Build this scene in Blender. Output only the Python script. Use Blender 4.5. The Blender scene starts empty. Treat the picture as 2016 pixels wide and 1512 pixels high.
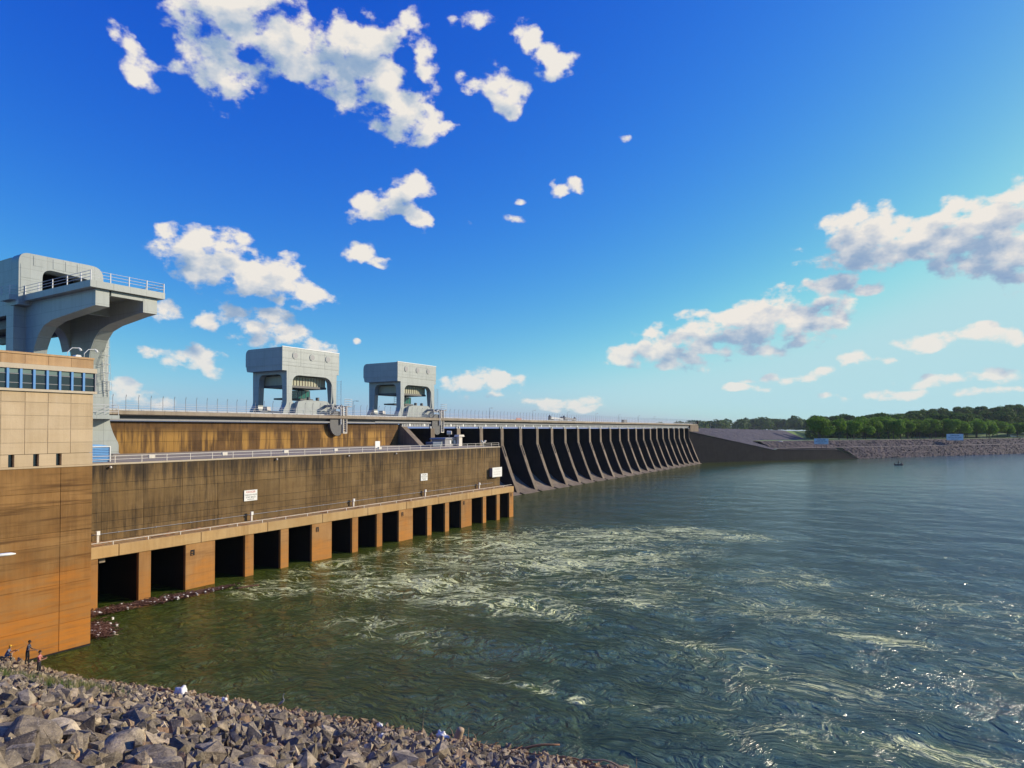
import bpy, bmesh, math, random
import numpy as np
from mathutils import Vector, Matrix
from mathutils.geometry import tessellate_polygon

PI = math.pi
R = math.radians
random.seed(7)
rng = np.random.default_rng(11)
SC = bpy.context.scene
COL = SC.collection

# ------------------------------------------------------------------ camera
CAMH = 19.0
cd = bpy.data.cameras.new("camera"); cam = bpy.data.objects.new("camera", cd); COL.objects.link(cam)
cam.location = (0, 0, CAMH)
cam.rotation_euler = (R(91.0), 0, R(31.1))
cd.sensor_fit = 'HORIZONTAL'; cd.sensor_width = 36.0; cd.lens = 36.0 * 1270 / 2016
cd.shift_y = (822.8 - 756) / 2016
cd.clip_start = 0.3; cd.clip_end = 12000
SC.camera = cam
SC.view_settings.view_transform = 'Standard'; SC.view_settings.look = 'None'
SC.view_settings.gamma = 1.0; SC.view_settings.use_curve_mapping = False
SC.view_settings.exposure = 0.0
SC.cycles.use_denoising = True
SC.cycles.use_adaptive_sampling = True; SC.cycles.adaptive_threshold = 0.015
SC.cycles.max_bounces = 6; SC.cycles.diffuse_bounces = 3; SC.cycles.glossy_bounces = 3
SC.cycles.caustics_reflective = False; SC.cycles.caustics_refractive = False

# ------------------------------------------------------------------ sun and sky
SUN_EL, SUN_AZ = 20.0, 45.0        # elevation; azimuth measured from +X (the river side) towards +Y
sd = Vector((math.cos(R(SUN_EL)) * math.cos(R(SUN_AZ)), math.cos(R(SUN_EL)) * math.sin(R(SUN_AZ)), math.sin(R(SUN_EL))))
sl = bpy.data.lights.new("sun", 'SUN'); sl.energy = 5.0; sl.angle = R(0.55); sl.color = (1.0, 0.87, 0.66)
so = bpy.data.objects.new("sun", sl); COL.objects.link(so)
so.rotation_euler = (-sd).to_track_quat('-Z', 'Y').to_euler()
so.location = sd * 200

CLOUDS = [
    (-1.003, 0.502, 25.7, -14.83, -6.49, -22.46, 0.8), (-0.9736, 0.4767, 14.32, -9.85, -11.65, -27.51, 0.75),
    (-0.9409, 0.5499, 12.29, 0.11, 6.94, -37.05, 1.0), (-0.8852, 0.5262, 10.96, -8.36, -9.79, -24.21, 1.05),
    (-0.8274, 0.4994, 11.68, -7.59, -9.14, -26.59, 0.9), (-0.768, 0.5296, 18.59, -8.28, -5.3, -29.32, 1.0),
    (-0.7527, 0.4892, 12.9, -14.4, -13.79, -19.35, 1.0), (-0.7065, 0.4585, 13.0, -17.18, -19.26, -21.15, 1.05),
    (-0.6795, 0.5189, 38.89, 9.17, 4.57, -23.44, 0.75), (-0.6991, 0.5671, 29.29, 19.78, 29.92, -72.73, 0.6),
    (-1.0734, 0.4558, 43.14, 28.57, 14.48, -19.66, 0.62), (-1.1058, 0.486, 57.81, 43.55, 32.51, -40.45, 0.35),
    (-0.5969, 0.5703, 29.79, 3.68, 8.49, -97.18, 0.65), (-0.5213, 0.5524, 22.68, -26.28, -23.45, -37.56, 0.8),
    (-0.4737, 0.5219, 13.08, -31.99, -29.45, -21.81, 0.85), (-0.577, 0.492, 24.83, -11.43, -12.04, -44.4, 0.8),
    (-0.5531, 0.4702, 31.2, -14.13, -11.79, -41.0, 0.85), (-0.6362, 0.4375, 46.91, 49.27, 53.69, -73.15, 0.6),
    (-0.7482, 0.3253, 26.02, 7.8, 16.46, -53.0, 0.9), (-0.7023, 0.3523, 34.06, 0.11, 2.5, -48.06, 0.95),
    (-0.6828, 0.3252, 28.63, -17.57, -23.67, -48.98, 0.9), (-0.4779, 0.3537, 52.81, -0.07, -1.77, -84.01, 0.6),
    (-0.4401, 0.3624, 45.54, -0.09, -2.73, -80.08, 0.7), (-0.5982, 0.3119, 52.79, 0.06, 2.04, -126.27, 0.6),
    (-0.5412, 0.316, 32.1, -9.47, -32.75, -134.29, 0.5), (-0.5396, 0.3381, 78.9, -0.0, -0.2, -201.45, 0.5),
    (-0.7758, 0.2617, 53.44, -19.53, -17.24, -59.29, 0.9), (-0.7555, 0.2527, 41.34, 0.16, 6.53, -124.87, 0.75),
    (-1.026, 0.2569, 26.76, -6.32, -11.38, -73.49, 0.7), (-0.9814, 0.2354, 16.1, -3.88, -4.96, -28.47, 1.05),
    (-0.911, 0.2142, 15.2, -3.0, -4.55, -32.99, 1.0), (-0.8439, 0.1973, 26.54, -4.45, -8.01, -67.69, 0.95),
    (-0.9904, 0.1553, 19.46, -2.35, -4.69, -59.28, 0.8), (-0.9105, 0.1463, 15.0, -3.67, -8.39, -37.18, 0.85),
    (-0.8614, 0.123, 20.6, -7.0, -15.34, -45.47, 0.75), (-1.009, 0.0983, 21.02, -3.15, -7.94, -54.27, 0.75),
    (-1.0899, 0.0471, 43.01, -6.07, -8.13, -45.88, 0.8), (-1.0516, 0.0364, 33.28, 0.28, 1.64, -80.8, 0.75),
    (-0.6042, 0.073, 22.91, 3.25, 8.31, -57.44, 0.9), (-0.5609, 0.0747, 22.73, -4.02, -9.94, -57.05, 0.85),
    (-0.5727, 0.0527, 25.4, 0.01, 0.22, -141.35, 0.6), (-0.4587, 0.0447, 19.66, -0.03, -0.4, -106.29, 0.7),
    (-0.3681, 0.0628, 31.15, -0.09, -1.79, -161.53, 0.65), (-0.7745, 0.1298, 133.76, 0.54, 5.72, -188.76, 0.6),
    (-0.0356, 0.2635, 19.57, 2.98, 1.77, -36.23, 1.05), (-0.0179, 0.2319, 13.55, 0.52, -3.45, -47.93, 1.05),
    (0.045, 0.2421, 20.27, 4.41, 4.45, -29.87, 1.1), (0.0877, 0.2474, 21.67, 3.59, 2.02, -27.05, 1.1),
    (0.1227, 0.2234, 16.99, -0.19, -4.75, -28.02, 1.1), (0.1378, 0.276, 34.74, -0.41, -12.34, -58.12, 0.9),
    (-0.07, 0.2033, 29.12, 2.1, -0.57, -86.54, 0.75), (-0.0333, 0.1908, 51.84, -0.46, -9.74, -93.62, 0.75),
    (-0.1317, 0.165, 24.28, 3.0, 2.91, -36.92, 1.05), (-0.0894, 0.1549, 25.01, -2.22, -5.78, -34.1, 1.0),
    (-0.207, 0.1516, 18.72, 3.69, 7.52, -44.7, 1.0), (-0.2572, 0.1392, 18.27, 2.4, 3.83, -36.97, 1.0),
    (-0.1724, 0.1316, 13.21, 1.66, 5.15, -52.6, 1.0), (-0.3239, 0.1188, 21.32, 2.87, 4.72, -40.7, 0.95),
    (-0.272, 0.0985, 18.21, -0.09, -2.0, -73.7, 0.85), (-0.3809, 0.1085, 34.25, -0.1, -1.14, -64.87, 0.75),
    (0.0706, 0.1156, 25.04, 4.09, 16.88, -96.04, 0.85), (0.0326, 0.1055, 29.02, -0.28, -7.96, -117.26, 0.8),
    (0.1016, 0.1162, 32.68, -2.68, -18.28, -93.8, 0.85), (-0.0493, 0.0921, 34.04, -0.28, -5.49, -111.5, 0.8),
    (-0.1592, 0.073, 24.55, 1.83, 8.84, -136.91, 0.6), (-0.1061, 0.0784, 39.6, 9.29, 35.01, -136.14, 0.6),
    (-0.2146, 0.0596, 20.22, -0.11, -3.02, -149.31, 0.6), (0.0701, 0.0644, 14.57, 0.9, 5.95, -96.94, 0.62),
    (-0.0315, 0.0481, 15.16, -0.13, -3.92, -145.73, 0.6), (-0.3607, 0.427, 65.12, -0.25, -10.65, -153.43, 0.35),
    (-0.447, 0.0353, 18.3, -0.03, -0.48, -141.81, 0.6), (0.0958, 0.0443, 15.14, -0.16, -4.33, -131.85, 0.55),
]


def build_world():
    w = bpy.data.worlds.new("World"); SC.world = w; w.use_nodes = True
    t = w.node_tree; N = t.nodes; L = t.links
    for n in list(N): N.remove(n)
    g = bpy.data.node_groups.new("cloud_density", 'ShaderNodeTree')
    g.interface.new_socket("AzEl", in_out='INPUT', socket_type='NodeSocketVector')
    g.interface.new_socket("Dir", in_out='INPUT', socket_type='NodeSocketVector')
    g.interface.new_socket("D", in_out='OUTPUT', socket_type='NodeSocketFloat')
    gi = g.nodes.new('NodeGroupInput'); go = g.nodes.new('NodeGroupOutput')
    GN, GL = g.nodes, g.links
    def gm(op, a, b=None, c=None):
        n = GN.new('ShaderNodeMath'); n.operation = op
        for k, v in enumerate((a, b, c)):
            if v is None: continue
            if isinstance(v, (int, float)): n.inputs[k].default_value = v
            else: GL.new(v, n.inputs[k])
        return n.outputs[0]
    # gentle warp of the cloud outlines
    wn = GN.new('ShaderNodeTexNoise'); wn.inputs['Scale'].default_value = 9; wn.inputs['Detail'].default_value = 3
    GL.new(gi.outputs['Dir'], wn.inputs['Vector'])
    ws = GN.new('ShaderNodeVectorMath'); ws.operation = 'SUBTRACT'; ws.inputs[1].default_value = (.5, .5, .5); GL.new(wn.outputs['Color'], ws.inputs[0])
    wm = GN.new('ShaderNodeVectorMath'); wm.operation = 'MULTIPLY_ADD'; wm.inputs[1].default_value = (.05, .035, 0)
    GL.new(ws.outputs[0], wm.inputs[0]); GL.new(gi.outputs['AzEl'], wm.inputs[2])
    acc = None
    for (az, el, a, b, c, d, wt) in CLOUDS:
        d1 = GN.new('ShaderNodeVectorMath'); d1.operation = 'DOT_PRODUCT'; d1.inputs[1].default_value = (a, b, -a * az - b * el)
        d2 = GN.new('ShaderNodeVectorMath'); d2.operation = 'DOT_PRODUCT'; d2.inputs[1].default_value = (c, d, -c * az - d * el)
        GL.new(wm.outputs[0], d1.inputs[0]); GL.new(wm.outputs[0], d2.inputs[0])
        x2 = gm('MULTIPLY', d1.outputs['Value'], d1.outputs['Value'])
        r2 = gm('MULTIPLY_ADD', d2.outputs['Value'], d2.outputs['Value'], x2)
        m = gm('MULTIPLY_ADD', r2, -0.55 , wt)
        acc = m if acc is None else gm('SMOOTH_MAX', acc, m, 0.15)
    n1 = GN.new('ShaderNodeTexNoise'); n1.inputs['Scale'].default_value = 26; n1.inputs['Detail'].default_value = 8; n1.inputs['Roughness'].default_value = .57
    mp = GN.new('ShaderNodeVectorMath'); mp.operation = 'MULTIPLY'; mp.inputs[1].default_value = (1, 1, 1.5)
    GL.new(gi.outputs['Dir'], mp.inputs[0]); GL.new(mp.outputs[0], n1.inputs['Vector'])
    nn = gm('SUBTRACT', n1.outputs[0], 0.5)
    v1 = GN.new('ShaderNodeTexVoronoi'); v1.inputs['Scale'].default_value = 34; v1.feature = 'SMOOTH_F1'
    v1.inputs['Smoothness'].default_value = .6
    GL.new(mp.outputs[0], v1.inputs['Vector'])
    pv = gm('MULTIPLY_ADD', v1.outputs['Distance'], -1.0, 0.42)
    s = gm('MULTIPLY_ADD', nn, 3.5, pv)
    accc = gm('MAXIMUM', acc, -3.0)
    tot = gm('ADD', accc, s)
    GL.new(tot, go.inputs['D'])

    def nd(tp, **kw):
        n = N.new(tp)
        for k, v in kw.items(): setattr(n, k, v)
        return n
    def m(op, a, b=None, c=None, clamp=False):
        n = nd('ShaderNodeMath', operation=op, use_clamp=clamp)
        for k, v in enumerate((a, b, c)):
            if v is None: continue
            if isinstance(v, (int, float)): n.inputs[k].default_value = v
            else: L.new(v, n.inputs[k])
        return n.outputs[0]
    tc = nd('ShaderNodeTexCoord')
    def azel(vec):
        sx = nd('ShaderNodeSeparateXYZ'); L.new(vec, sx.inputs[0])
        az = m('ARCTAN2', sx.outputs[0], sx.outputs[1]); el = m('ARCSINE', sx.outputs[2])
        c = nd('ShaderNodeCombineXYZ'); L.new(az, c.inputs[0]); L.new(el, c.inputs[1]); c.inputs[2].default_value = 1
        return c.outputs[0]
    def dens(vec):
        n = nd('ShaderNodeGroup'); n.node_tree = g
        L.new(vec, n.inputs['Dir']); L.new(azel(vec), n.inputs['AzEl'])
        return n.outputs[0]
    P = tc.outputs['Generated']
    D0 = dens(P)
    off = nd('ShaderNodeVectorMath', operation='ADD')
    so_ = sd.copy(); so_.z += 1.3; so_.normalize(); off.inputs[1].default_value = so_ * 0.042
    L.new(P, off.inputs[0])
    nr = nd('ShaderNodeVectorMath', operation='NORMALIZE'); L.new(off.outputs[0], nr.inputs[0])
    D1 = dens(nr.outputs[0])
    al = nd('ShaderNodeMapRange', interpolation_type='SMOOTHSTEP'); al.inputs['From Min'].default_value = .08; al.inputs['From Max'].default_value = .74
    L.new(D0, al.inputs['Value'])
    # light side against shaded side
    lit = m('MULTIPLY_ADD', m('SUBTRACT', D0, D1), 0.55, 0.60)
    thick = nd('ShaderNodeMapRange'); thick.inputs['From Min'].default_value = .3; thick.inputs['From Max'].default_value = 1.7
    thick.inputs['To Min'].default_value = .2; thick.inputs['To Max'].default_value = -.50
    L.new(D0, thick.inputs['Value'])
    lit2 = m('ADD', lit, thick.outputs[0], clamp=True)
    cr = nd('ShaderNodeValToRGB'); L.new(lit2, cr.inputs[0])
    e = cr.color_ramp.elements
    e[0].position = .0; e[0].color = (.27, .42, .66, 1)
    e[1].position = 1.; e[1].color = (1., .95, .88, 1)
    x = e.new(.38); x.color = (.38, .51, .70, 1)
    x = e.new(.68); x.color = (.68, .73, .80, 1)
    sky = nd('ShaderNodeTexSky', sky_type='NISHITA'); sky.sun_disc = False
    sky.sun_elevation = R(SUN_EL)
    sky.sun_rotation = math.atan2(sd.x, sd.y)
    sky.air_density = 1.0; sky.dust_density = .85; sky.ozone_density = 2.0; sky.altitude = 100
    ssp = nd('ShaderNodeSeparateColor'); L.new(sky.outputs[0], ssp.inputs[0])
    hs = nd('ShaderNodeCombineColor')
    for k, (A, G, CAP) in enumerate(SKYGRADE):     # deep, saturated phone-camera sky: per-channel contrast of the physical sky
        v = m('POWER', m('SMOOTH_MIN', m('MULTIPLY', ssp.outputs[k], .123), CAP, .12), G)
        L.new(m('MULTIPLY', v, A / .123), hs.inputs[k])
    bg = nd('ShaderNodeBackground'); L.new(hs.outputs[0], bg.inputs[0]); bg.inputs[1].default_value = SKYSTR
    bc = nd('ShaderNodeBackground'); L.new(cr.outputs[0], bc.inputs[0]); bc.inputs[1].default_value = 0.86
    # far clouds sink into the horizon air
    sx = nd('ShaderNodeSeparateXYZ'); L.new(P, sx.inputs[0])
    fd = nd('ShaderNodeMapRange'); fd.inputs['From Min'].default_value = 0.0; fd.inputs['From Max'].default_value = .16
    fd.inputs['To Min'].default_value = .75; L.new(sx.outputs[2], fd.inputs['Value'])
    fac = m('MULTIPLY', al.outputs[0], fd.outputs[0])
    mx = nd('ShaderNodeMixShader'); L.new(fac, mx.inputs[0]); L.new(bg.outputs[0], mx.inputs[1]); L.new(bc.outputs[0], mx.inputs[2])
    ow = nd('ShaderNodeOutputWorld'); L.new(mx.outputs[0], ow.inputs[0])
    w.cycles.sampling_method = 'MANUAL'; w.cycles.sample_map_resolution = 512
SKYSTR = 0.10
SKYGRADE = ((2.6, 2.35, .52), (2.0, 1.6, .60), (1.36, .5, .50))
build_world()

# ================================================================== helpers
def link(name, me, mat=None, parent=None):
    o = bpy.data.objects.new(name, me); COL.objects.link(o)
    if mat is not None and len(me.materials) == 0: me.materials.append(mat)
    if parent is not None:
        o.parent = parent
        o.location = -(Vector(parent['origin']) if 'origin' in parent else Vector((0, 0, 0)))
    return o

def obj(name, bm, mat, parent=None, smooth=False):
    me = bpy.data.meshes.new(name)
    bmesh.ops.recalc_face_normals(bm, faces=bm.faces)
    bm.to_mesh(me); bm.free()
    if smooth:
        me.polygons.foreach_set('use_smooth', [True] * len(me.polygons))
    return link(name, me, mat, parent)

def thing(name, label, cat, loc=(0, 0, 0), group=None):
    """an Empty at the thing's base; its parts are given in world metres"""
    o = bpy.data.objects.new(name, None); COL.objects.link(o)
    o.empty_display_size = .5
    o.location = loc; o['origin'] = list(loc)
    o['label'] = label; o['category'] = cat
    if group: o['group'] = group
    return o

def tag(o, label=None, cat=None, group=None, kind=None):
    if label: o['label'] = label
    if cat: o['category'] = cat
    if group: o['group'] = group
    if kind: o['kind'] = kind
    return o

def copy_tree(o, parent=None):
    c = o.copy(); COL.objects.link(c)
    if parent is not None: c.parent = parent
    for ch in list(o.children): copy_tree(ch, c)
    return c

def box(bm, x0, x1, y0, y1, z0, z1):
    v = [bm.verts.new(p) for p in ((x0, y0, z0), (x1, y0, z0), (x1, y1, z0), (x0, y1, z0), (x0, y0, z1), (x1, y0, z1), (x1, y1, z1), (x0, y1, z1))]
    for f in ((3, 2, 1, 0), (4, 5, 6, 7), (0, 1, 5, 4), (1, 2, 6, 5), (2, 3, 7, 6), (3, 0, 4, 7)):
        bm.faces.new([v[i] for i in f])
    return bm

def B(*a):
    bm = bmesh.new()
    if a and isinstance(a[0], (tuple, list)):
        for q in a: box(bm, *q)
    elif a: box(bm, *a)
    return bm

def tube(bm, pts, r, n=6, cap=True):
    pts = [Vector(p) for p in pts]; rings = []
    rr = r if isinstance(r, (list, tuple)) else [r] * len(pts)
    for i, p in enumerate(pts):
        d = (pts[min(i + 1, len(pts) - 1)] - pts[max(i - 1, 0)]).normalized()
        a = d.cross(Vector((0, 0, 1)))
        if a.length < .05: a = d.cross(Vector((0, 1, 0)))
        a.normalize(); b = d.cross(a).normalized()
        rings.append([bm.verts.new(p + (a * math.cos(2 * PI * k / n) + b * math.sin(2 * PI * k / n)) * rr[i]) for k in range(n)])
    for i in range(len(rings) - 1):
        for k in range(n):
            bm.faces.new((rings[i][k], rings[i][(k + 1) % n], rings[i + 1][(k + 1) % n], rings[i + 1][k]))
    if cap:
        bm.faces.new(rings[0][::-1]); bm.faces.new(rings[-1])
    return bm

def rounded(pts, rad, seg=5):
    """polygon corners replaced by arcs (quadratic); rad per corner or one number"""
    out = []; n = len(pts)
    for i in range(n):
        p = Vector(pts[i]); a = Vector(pts[i - 1]); b = Vector(pts[(i + 1) % n])
        r = rad[i] if isinstance(rad, (list, tuple)) else rad
        if r <= 0: out.append(tuple(p)); continue
        ra = min(r, (a - p).length * .48); rb = min(r, (b - p).length * .48)
        s = p + (a - p).normalized() * ra; e = p + (b - p).normalized() * rb
        for k in range(seg + 1):
            t = k / seg
            out.append(tuple(s * (1 - t) ** 2 + p * 2 * t * (1 - t) + e * t * t))
    return out

def prism(bm, loops, axis, a, b):
    """loops of (u,v): the first is the outline, the rest holes.  axis 'x': (u,v)=(y,z); 'y': (x,z); 'z': (x,y)"""
    def P(u, v, w):
        return {'x': (w, u, v), 'y': (u, w, v), 'z': (u, v, w)}[axis]
    V = [[(Vector((u, v, 0))) for u, v in lp] for lp in loops]
    tris = tessellate_polygon(V)
    flat = [p for lp in loops for p in lp]
    A = [bm.verts.new(P(u, v, a)) for u, v in flat]; Bv = [bm.verts.new(P(u, v, b)) for u, v in flat]
    for t in tris:
        try:
            bm.faces.new([A[i] for i in t]); bm.faces.new([Bv[i] for i in reversed(t)])
        except ValueError: pass
    k = 0
    for lp in loops:
        n = len(lp)
        for i in range(n):
            j = (i + 1) % n
            bm.faces.new((A[k + i], A[k + j], Bv[k + j], Bv[k + i]))
        k += n
    return bm

def bevel(o, w=.03, seg=1):
    m = o.modifiers.new('b', 'BEVEL'); m.width = w; m.segments = seg; m.limit_method = 'ANGLE'
    return o

# ================================================================== materials
def newmat(name):
    m = bpy.data.materials.new(name); m.use_nodes = True
    nt = m.node_tree; b = nt.nodes['Principled BSDF']
    return m, nt, b

class G:
    def __init__(s, nt): s.nt = nt
    def n(s, tp, **kw):
        n = s.nt.nodes.new(tp)
        for k, v in kw.items(): setattr(n, k, v)
        return n
    def put(s, n, i, v):
        if v is None: return
        if isinstance(v, bpy.types.NodeSocket): s.nt.links.new(v, n.inputs[i])
        else: n.inputs[i].default_value = v
    def m(s, op, a, b=None, c=None, clamp=False):
        n = s.n('ShaderNodeMath', operation=op, use_clamp=clamp)
        for i, v in enumerate((a, b, c)): s.put(n, i, v)
        return n.outputs[0]
    def pos(s): return s.n('ShaderNodeNewGeometry').outputs['Position']
    def mul(s, v, k):
        n = s.n('ShaderNodeVectorMath', operation='MULTIPLY'); s.put(n, 0, v); s.put(n, 1, k); return n.outputs[0]
    def noise(s, v, scale, detail=4, rough=.55, dist=0):
        n = s.n('ShaderNodeTexNoise'); s.put(n, 'Vector', v); s.put(n, 'Scale', scale); s.put(n, 'Detail', detail); s.put(n, 'Roughness', rough); s.put(n, 'Distortion', dist)
        return n.outputs[0]
    def mr(s, v, a, b, c=0., d=1., smooth=False):
        n = s.n('ShaderNodeMapRange', interpolation_type='SMOOTHSTEP' if smooth else 'LINEAR')
        for i, x in enumerate((v, a, b, c, d)): s.put(n, i, x)
        return n.outputs[0]
    def mix(s, f, a, b, mode='MIX'):
        n = s.n('ShaderNodeMix', data_type='RGBA', blend_type=mode)
        s.put(n, 0, f)
        s.put(n, 6, a if isinstance(a, bpy.types.NodeSocket) else (*a, 1)[:4] if len(a) == 3 else a)
        s.put(n, 7, b if isinstance(b, bpy.types.NodeSocket) else (*b, 1)[:4] if len(b) == 3 else b)
        return n.outputs[2]
    def sep(s, v):
        n = s.n('ShaderNodeSeparateXYZ'); s.put(n, 0, v); return n.outputs
    def bump(s, h, strength=.3, dist=.05, normal=None):
        n = s.n('ShaderNodeBump'); s.put(n, 'Strength', strength); s.put(n, 'Distance', dist); s.put(n, 'Height', h)
        if normal is not None: s.put(n, 'Normal', normal)
        return n.outputs[0]

def concrete(name, base, light, dark, streak=.5, dirt_top=None, orange=None, hband=.3, rough=.9, warm=None, vary=.13):
    """weathered cast concrete: vertical run-off streaks, blotches, lift bands. dirt_top=(z_top,z_bottom) dark run-off below a ledge;
    orange=(z_hi,z_lo,colour) iron-coloured river stain"""
    m, nt, b = newmat(name); g = G(nt); P = g.pos()
    xyz = g.sep(P)
    n1 = g.noise(g.mul(P, (1.6, 1.6, .10)), 1.0, 6, .7)
    n2 = g.noise(P, .35, 5, .6)
    n3 = g.noise(g.mul(P, (4.5, 4.5, .22)), 1.0, 5, .75)
    nb = g.noise(g.mul(P, (.12, .12, 2.6)), 1.0, 4, .6)
    n4 = g.noise(P, 3.0, 6, .7)
    s1 = g.mr(n1, .35, .68, 0, 1, True)
    big = g.noise(g.mul(P, (.09, .09, .16)), 1.0, 3, .6)
    streak = g.m('MULTIPLY', g.mr(big, .35, .65, .45, 1.25), streak)
    c = g.mix(g.m('MULTIPLY', s1, streak), base, dark)
    c = g.mix(g.m('MULTIPLY', g.mr(n3, .52, .78, 0, 1, True), g.m('MULTIPLY', streak, .8)), c, light)
    c = g.mix(g.m('MULTIPLY', g.mr(n2, .4, .7), .45), c, light)
    c = g.mix(g.m('MULTIPLY', g.mr(nb, .5, .72, 0, 1, True), hband), c, dark)
    c = g.mix(g.m('MULTIPLY', g.mr(n4, .60, .75, 0, 1, True), .35), c, light)
    if warm:
        zhi, zlo, col = warm
        nw = g.noise(g.mul(P, (.55, .55, .04)), 1.0, 5, .65)
        f = g.m('MULTIPLY', g.mr(nw, .48, .60, 0, 1, True), g.m('MULTIPLY', g.mr(xyz[2], zhi, zhi - 2.0, 0, 1, True), g.mr(xyz[2], zlo, zlo + 1.2, 0.2, 1, True)))
        c = g.mix(f, c, col)
    if orange:
        zhi, zlo, col = orange
        f = g.mr(g.m('ADD', xyz[2], g.mr(n2, .3, .7, -2.2, 2.2)), zhi, zlo, 0, .9, True)
        f = g.m('MULTIPLY', f, g.mr(g.noise(g.mul(P, (.35, .35, 3.2)), 1.0, 5, .65), .35, .65, 1.0, .42, True))
        c = g.mix(f, c, col)
    if dirt_top:
        zt, zb = dirt_top
        zz = g.m('ADD', xyz[2], g.mr(n1, .3, .7, -2.2, 2.0))
        f = g.mr(zz, zb, zt, 0, .9, True)
        c = g.mix(g.m('MULTIPLY', f, g.mr(n3, .3, .6, .55, 1.)), c, (.028, .022, .018))
    oi = g.n('ShaderNodeObjectInfo')
    tone = g.n('ShaderNodeHueSaturation'); g.put(tone, 'Value', g.mr(oi.outputs['Random'], 0, 1, 1 - vary, 1 + vary)); g.put(tone, 'Color', c); c = tone.outputs[0]
    g.put(b, 'Base Color', c); b.inputs['Roughness'].default_value = rough
    b.inputs['Specular IOR Level'].default_value = .25
    h = g.m('ADD', g.m('MULTIPLY', n4, .7), g.m('MULTIPLY', n3, .5))
    g.put(b, 'Normal', g.bump(h, .35, .05))
    return m

def paint(name, col, rough=.5, dirt=.25, metal=0., seams=None):
    """weathered paint on steel; seams=(dx,dy,dz): spacing of welded plate joints"""
    m, nt, b = newmat(name); g = G(nt); P = g.pos()
    n = g.noise(g.mul(P, (1.2, 1.2, .25)), 1.4, 6, .65); n2 = g.noise(P, 7, 4, .6)
    n3 = g.noise(g.mul(P, (3.5, 3.5, .16)), 1., 5, .7)
    dk = tuple(v * .62 for v in col[:3])
    c = g.mix(g.m('MULTIPLY', g.mr(n, .42, .72, 0, 1, True), dirt), col, dk)
    c = g.mix(g.m('MULTIPLY', g.mr(n3, .55, .78, 0, 1, True), dirt * .9), c, tuple(v * .45 for v in col[:3]))
    c = g.mix(g.m('MULTIPLY', g.mr(n2, .58, .7, 0, 1, True), dirt * .5), c, (.16, .12, .09))
    h = n2
    if seams:
        nrm = g.sep(g.n('ShaderNodeNewGeometry').outputs['Normal']); xyz = g.sep(P); line = None
        for k, s_ in enumerate(seams):
            if not s_: continue
            fr = g.m('FRACT', g.m('DIVIDE', xyz[k], s_))
            l = g.m('MULTIPLY', g.m('LESS_THAN', fr, .045 / s_), g.m('LESS_THAN', g.m('ABSOLUTE', nrm[k]), .6))
            line = l if line is None else g.m('MAXIMUM', line, l)
        c = g.mix(g.m('MULTIPLY', line, .42), c, (.03, .03, .03))
        # each plate a slightly different tone
        pl = g.n('ShaderNodeTexWhiteNoise'); fl = g.n('ShaderNodeVectorMath', operation='FLOOR'); g.put(fl, 0, g.mul(P, tuple(1 / (s_ or 50) for s_ in seams))); g.put(pl, 0, fl.outputs[0])
        c = g.mix(g.m('MULTIPLY', pl.outputs['Value'], .20), c, dk)
        h = g.m('SUBTRACT', n2, g.m('MULTIPLY', line, 2.))
    g.put(b, 'Base Color', c); b.inputs['Roughness'].default_value = rough; b.inputs['Metallic'].default_value = metal
    g.put(b, 'Normal', g.bump(h, .14, .03))
    return m

def flat(name, col, rough=.7, **kw):
    m, nt, b = newmat(name); g = G(nt)
    n = g.noise(g.pos(), 5, 3, .6)
    g.put(b, 'Base Color', g.mix(g.mr(n, .3, .7, 0, .35), col, tuple(v * .7 for v in col[:3])))
    b.inputs['Roughness'].default_value = rough
    for k, v in kw.items(): b.inputs[k].default_value = v
    return m

M = {}
M['tower_tan'] = concrete('tower_tan', (.56, .42, .26), (.66, .52, .36), (.42, .30, .18), .45, hband=.25, vary=.055)
M['tower_parapet'] = concrete('tower_parapet', (.48, .30, .15), (.58, .41, .25), (.30, .17, .09), .5, hband=.1)
M['tower_brown'] = concrete('tower_brown', (.26, .135, .045), (.42, .24, .09), (.11, .055, .02), .55, orange=(10.5, 2.0, (.46, .165, .022)), hband=1.)
M['trim'] = concrete('trim', (.55, .46, .34), (.62, .54, .42), (.4, .32, .22), .2, hband=.05)
M['ph_wall'] = concrete('ph_wall', (.165, .102, .042), (.27, .18, .085), (.05, .033, .018), .9, dirt_top=(15.4, 12.0), hband=.25)
M['dam_wall'] = concrete('dam_wall', (.13, .07, .028), (.23, .13, .05), (.038, .022, .014), .75, warm=(19.6, 14.5, (.36, .20, .055)), hband=.3)
M['deck_conc'] = concrete('deck_conc', (.46, .29, .125), (.56, .41, .22), (.26, .14, .055), .5, hband=.1)
M['pier_conc'] = concrete('pier_conc', (.36, .18, .062), (.48, .28, .12), (.17, .08, .03), .6, orange=(4.6, 1.0, (.46, .19, .040)), hband=.5)
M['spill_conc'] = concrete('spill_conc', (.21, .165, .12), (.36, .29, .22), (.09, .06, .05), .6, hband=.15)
M['spill_dark'] = concrete('spill_dark', (.022, .020, .021), (.036, .032, .032), (.010, .009, .010), .6, hband=.15)  # dark copy of spill_conc; carries the shade of the spillway pier sides
M['bay_shade'] = concrete('bay_shade', (.016, .013, .010), (.03, .022, .015), (.007, .006, .005), .6, rough=.7)  # near-black shade of the bay interiors, held in the concrete colour
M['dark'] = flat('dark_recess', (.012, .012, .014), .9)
M['gray_paint'] = paint('gray_paint', (.35, .385, .375), .42, .30, seams=(2.4, 1.9, 1.45))
M['gray_edge'] = paint('white_paint', (.72, .72, .70), .45, .15)
M['rail_white'] = paint('rail_white', (.70, .64, .56), .5, .3)
M['rail_pale'] = paint('rail_pale', (.60, .60, .60), .45, .1)
M['steel_dark'] = paint('steel_dark', (.07, .07, .08), .5, .3)
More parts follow.
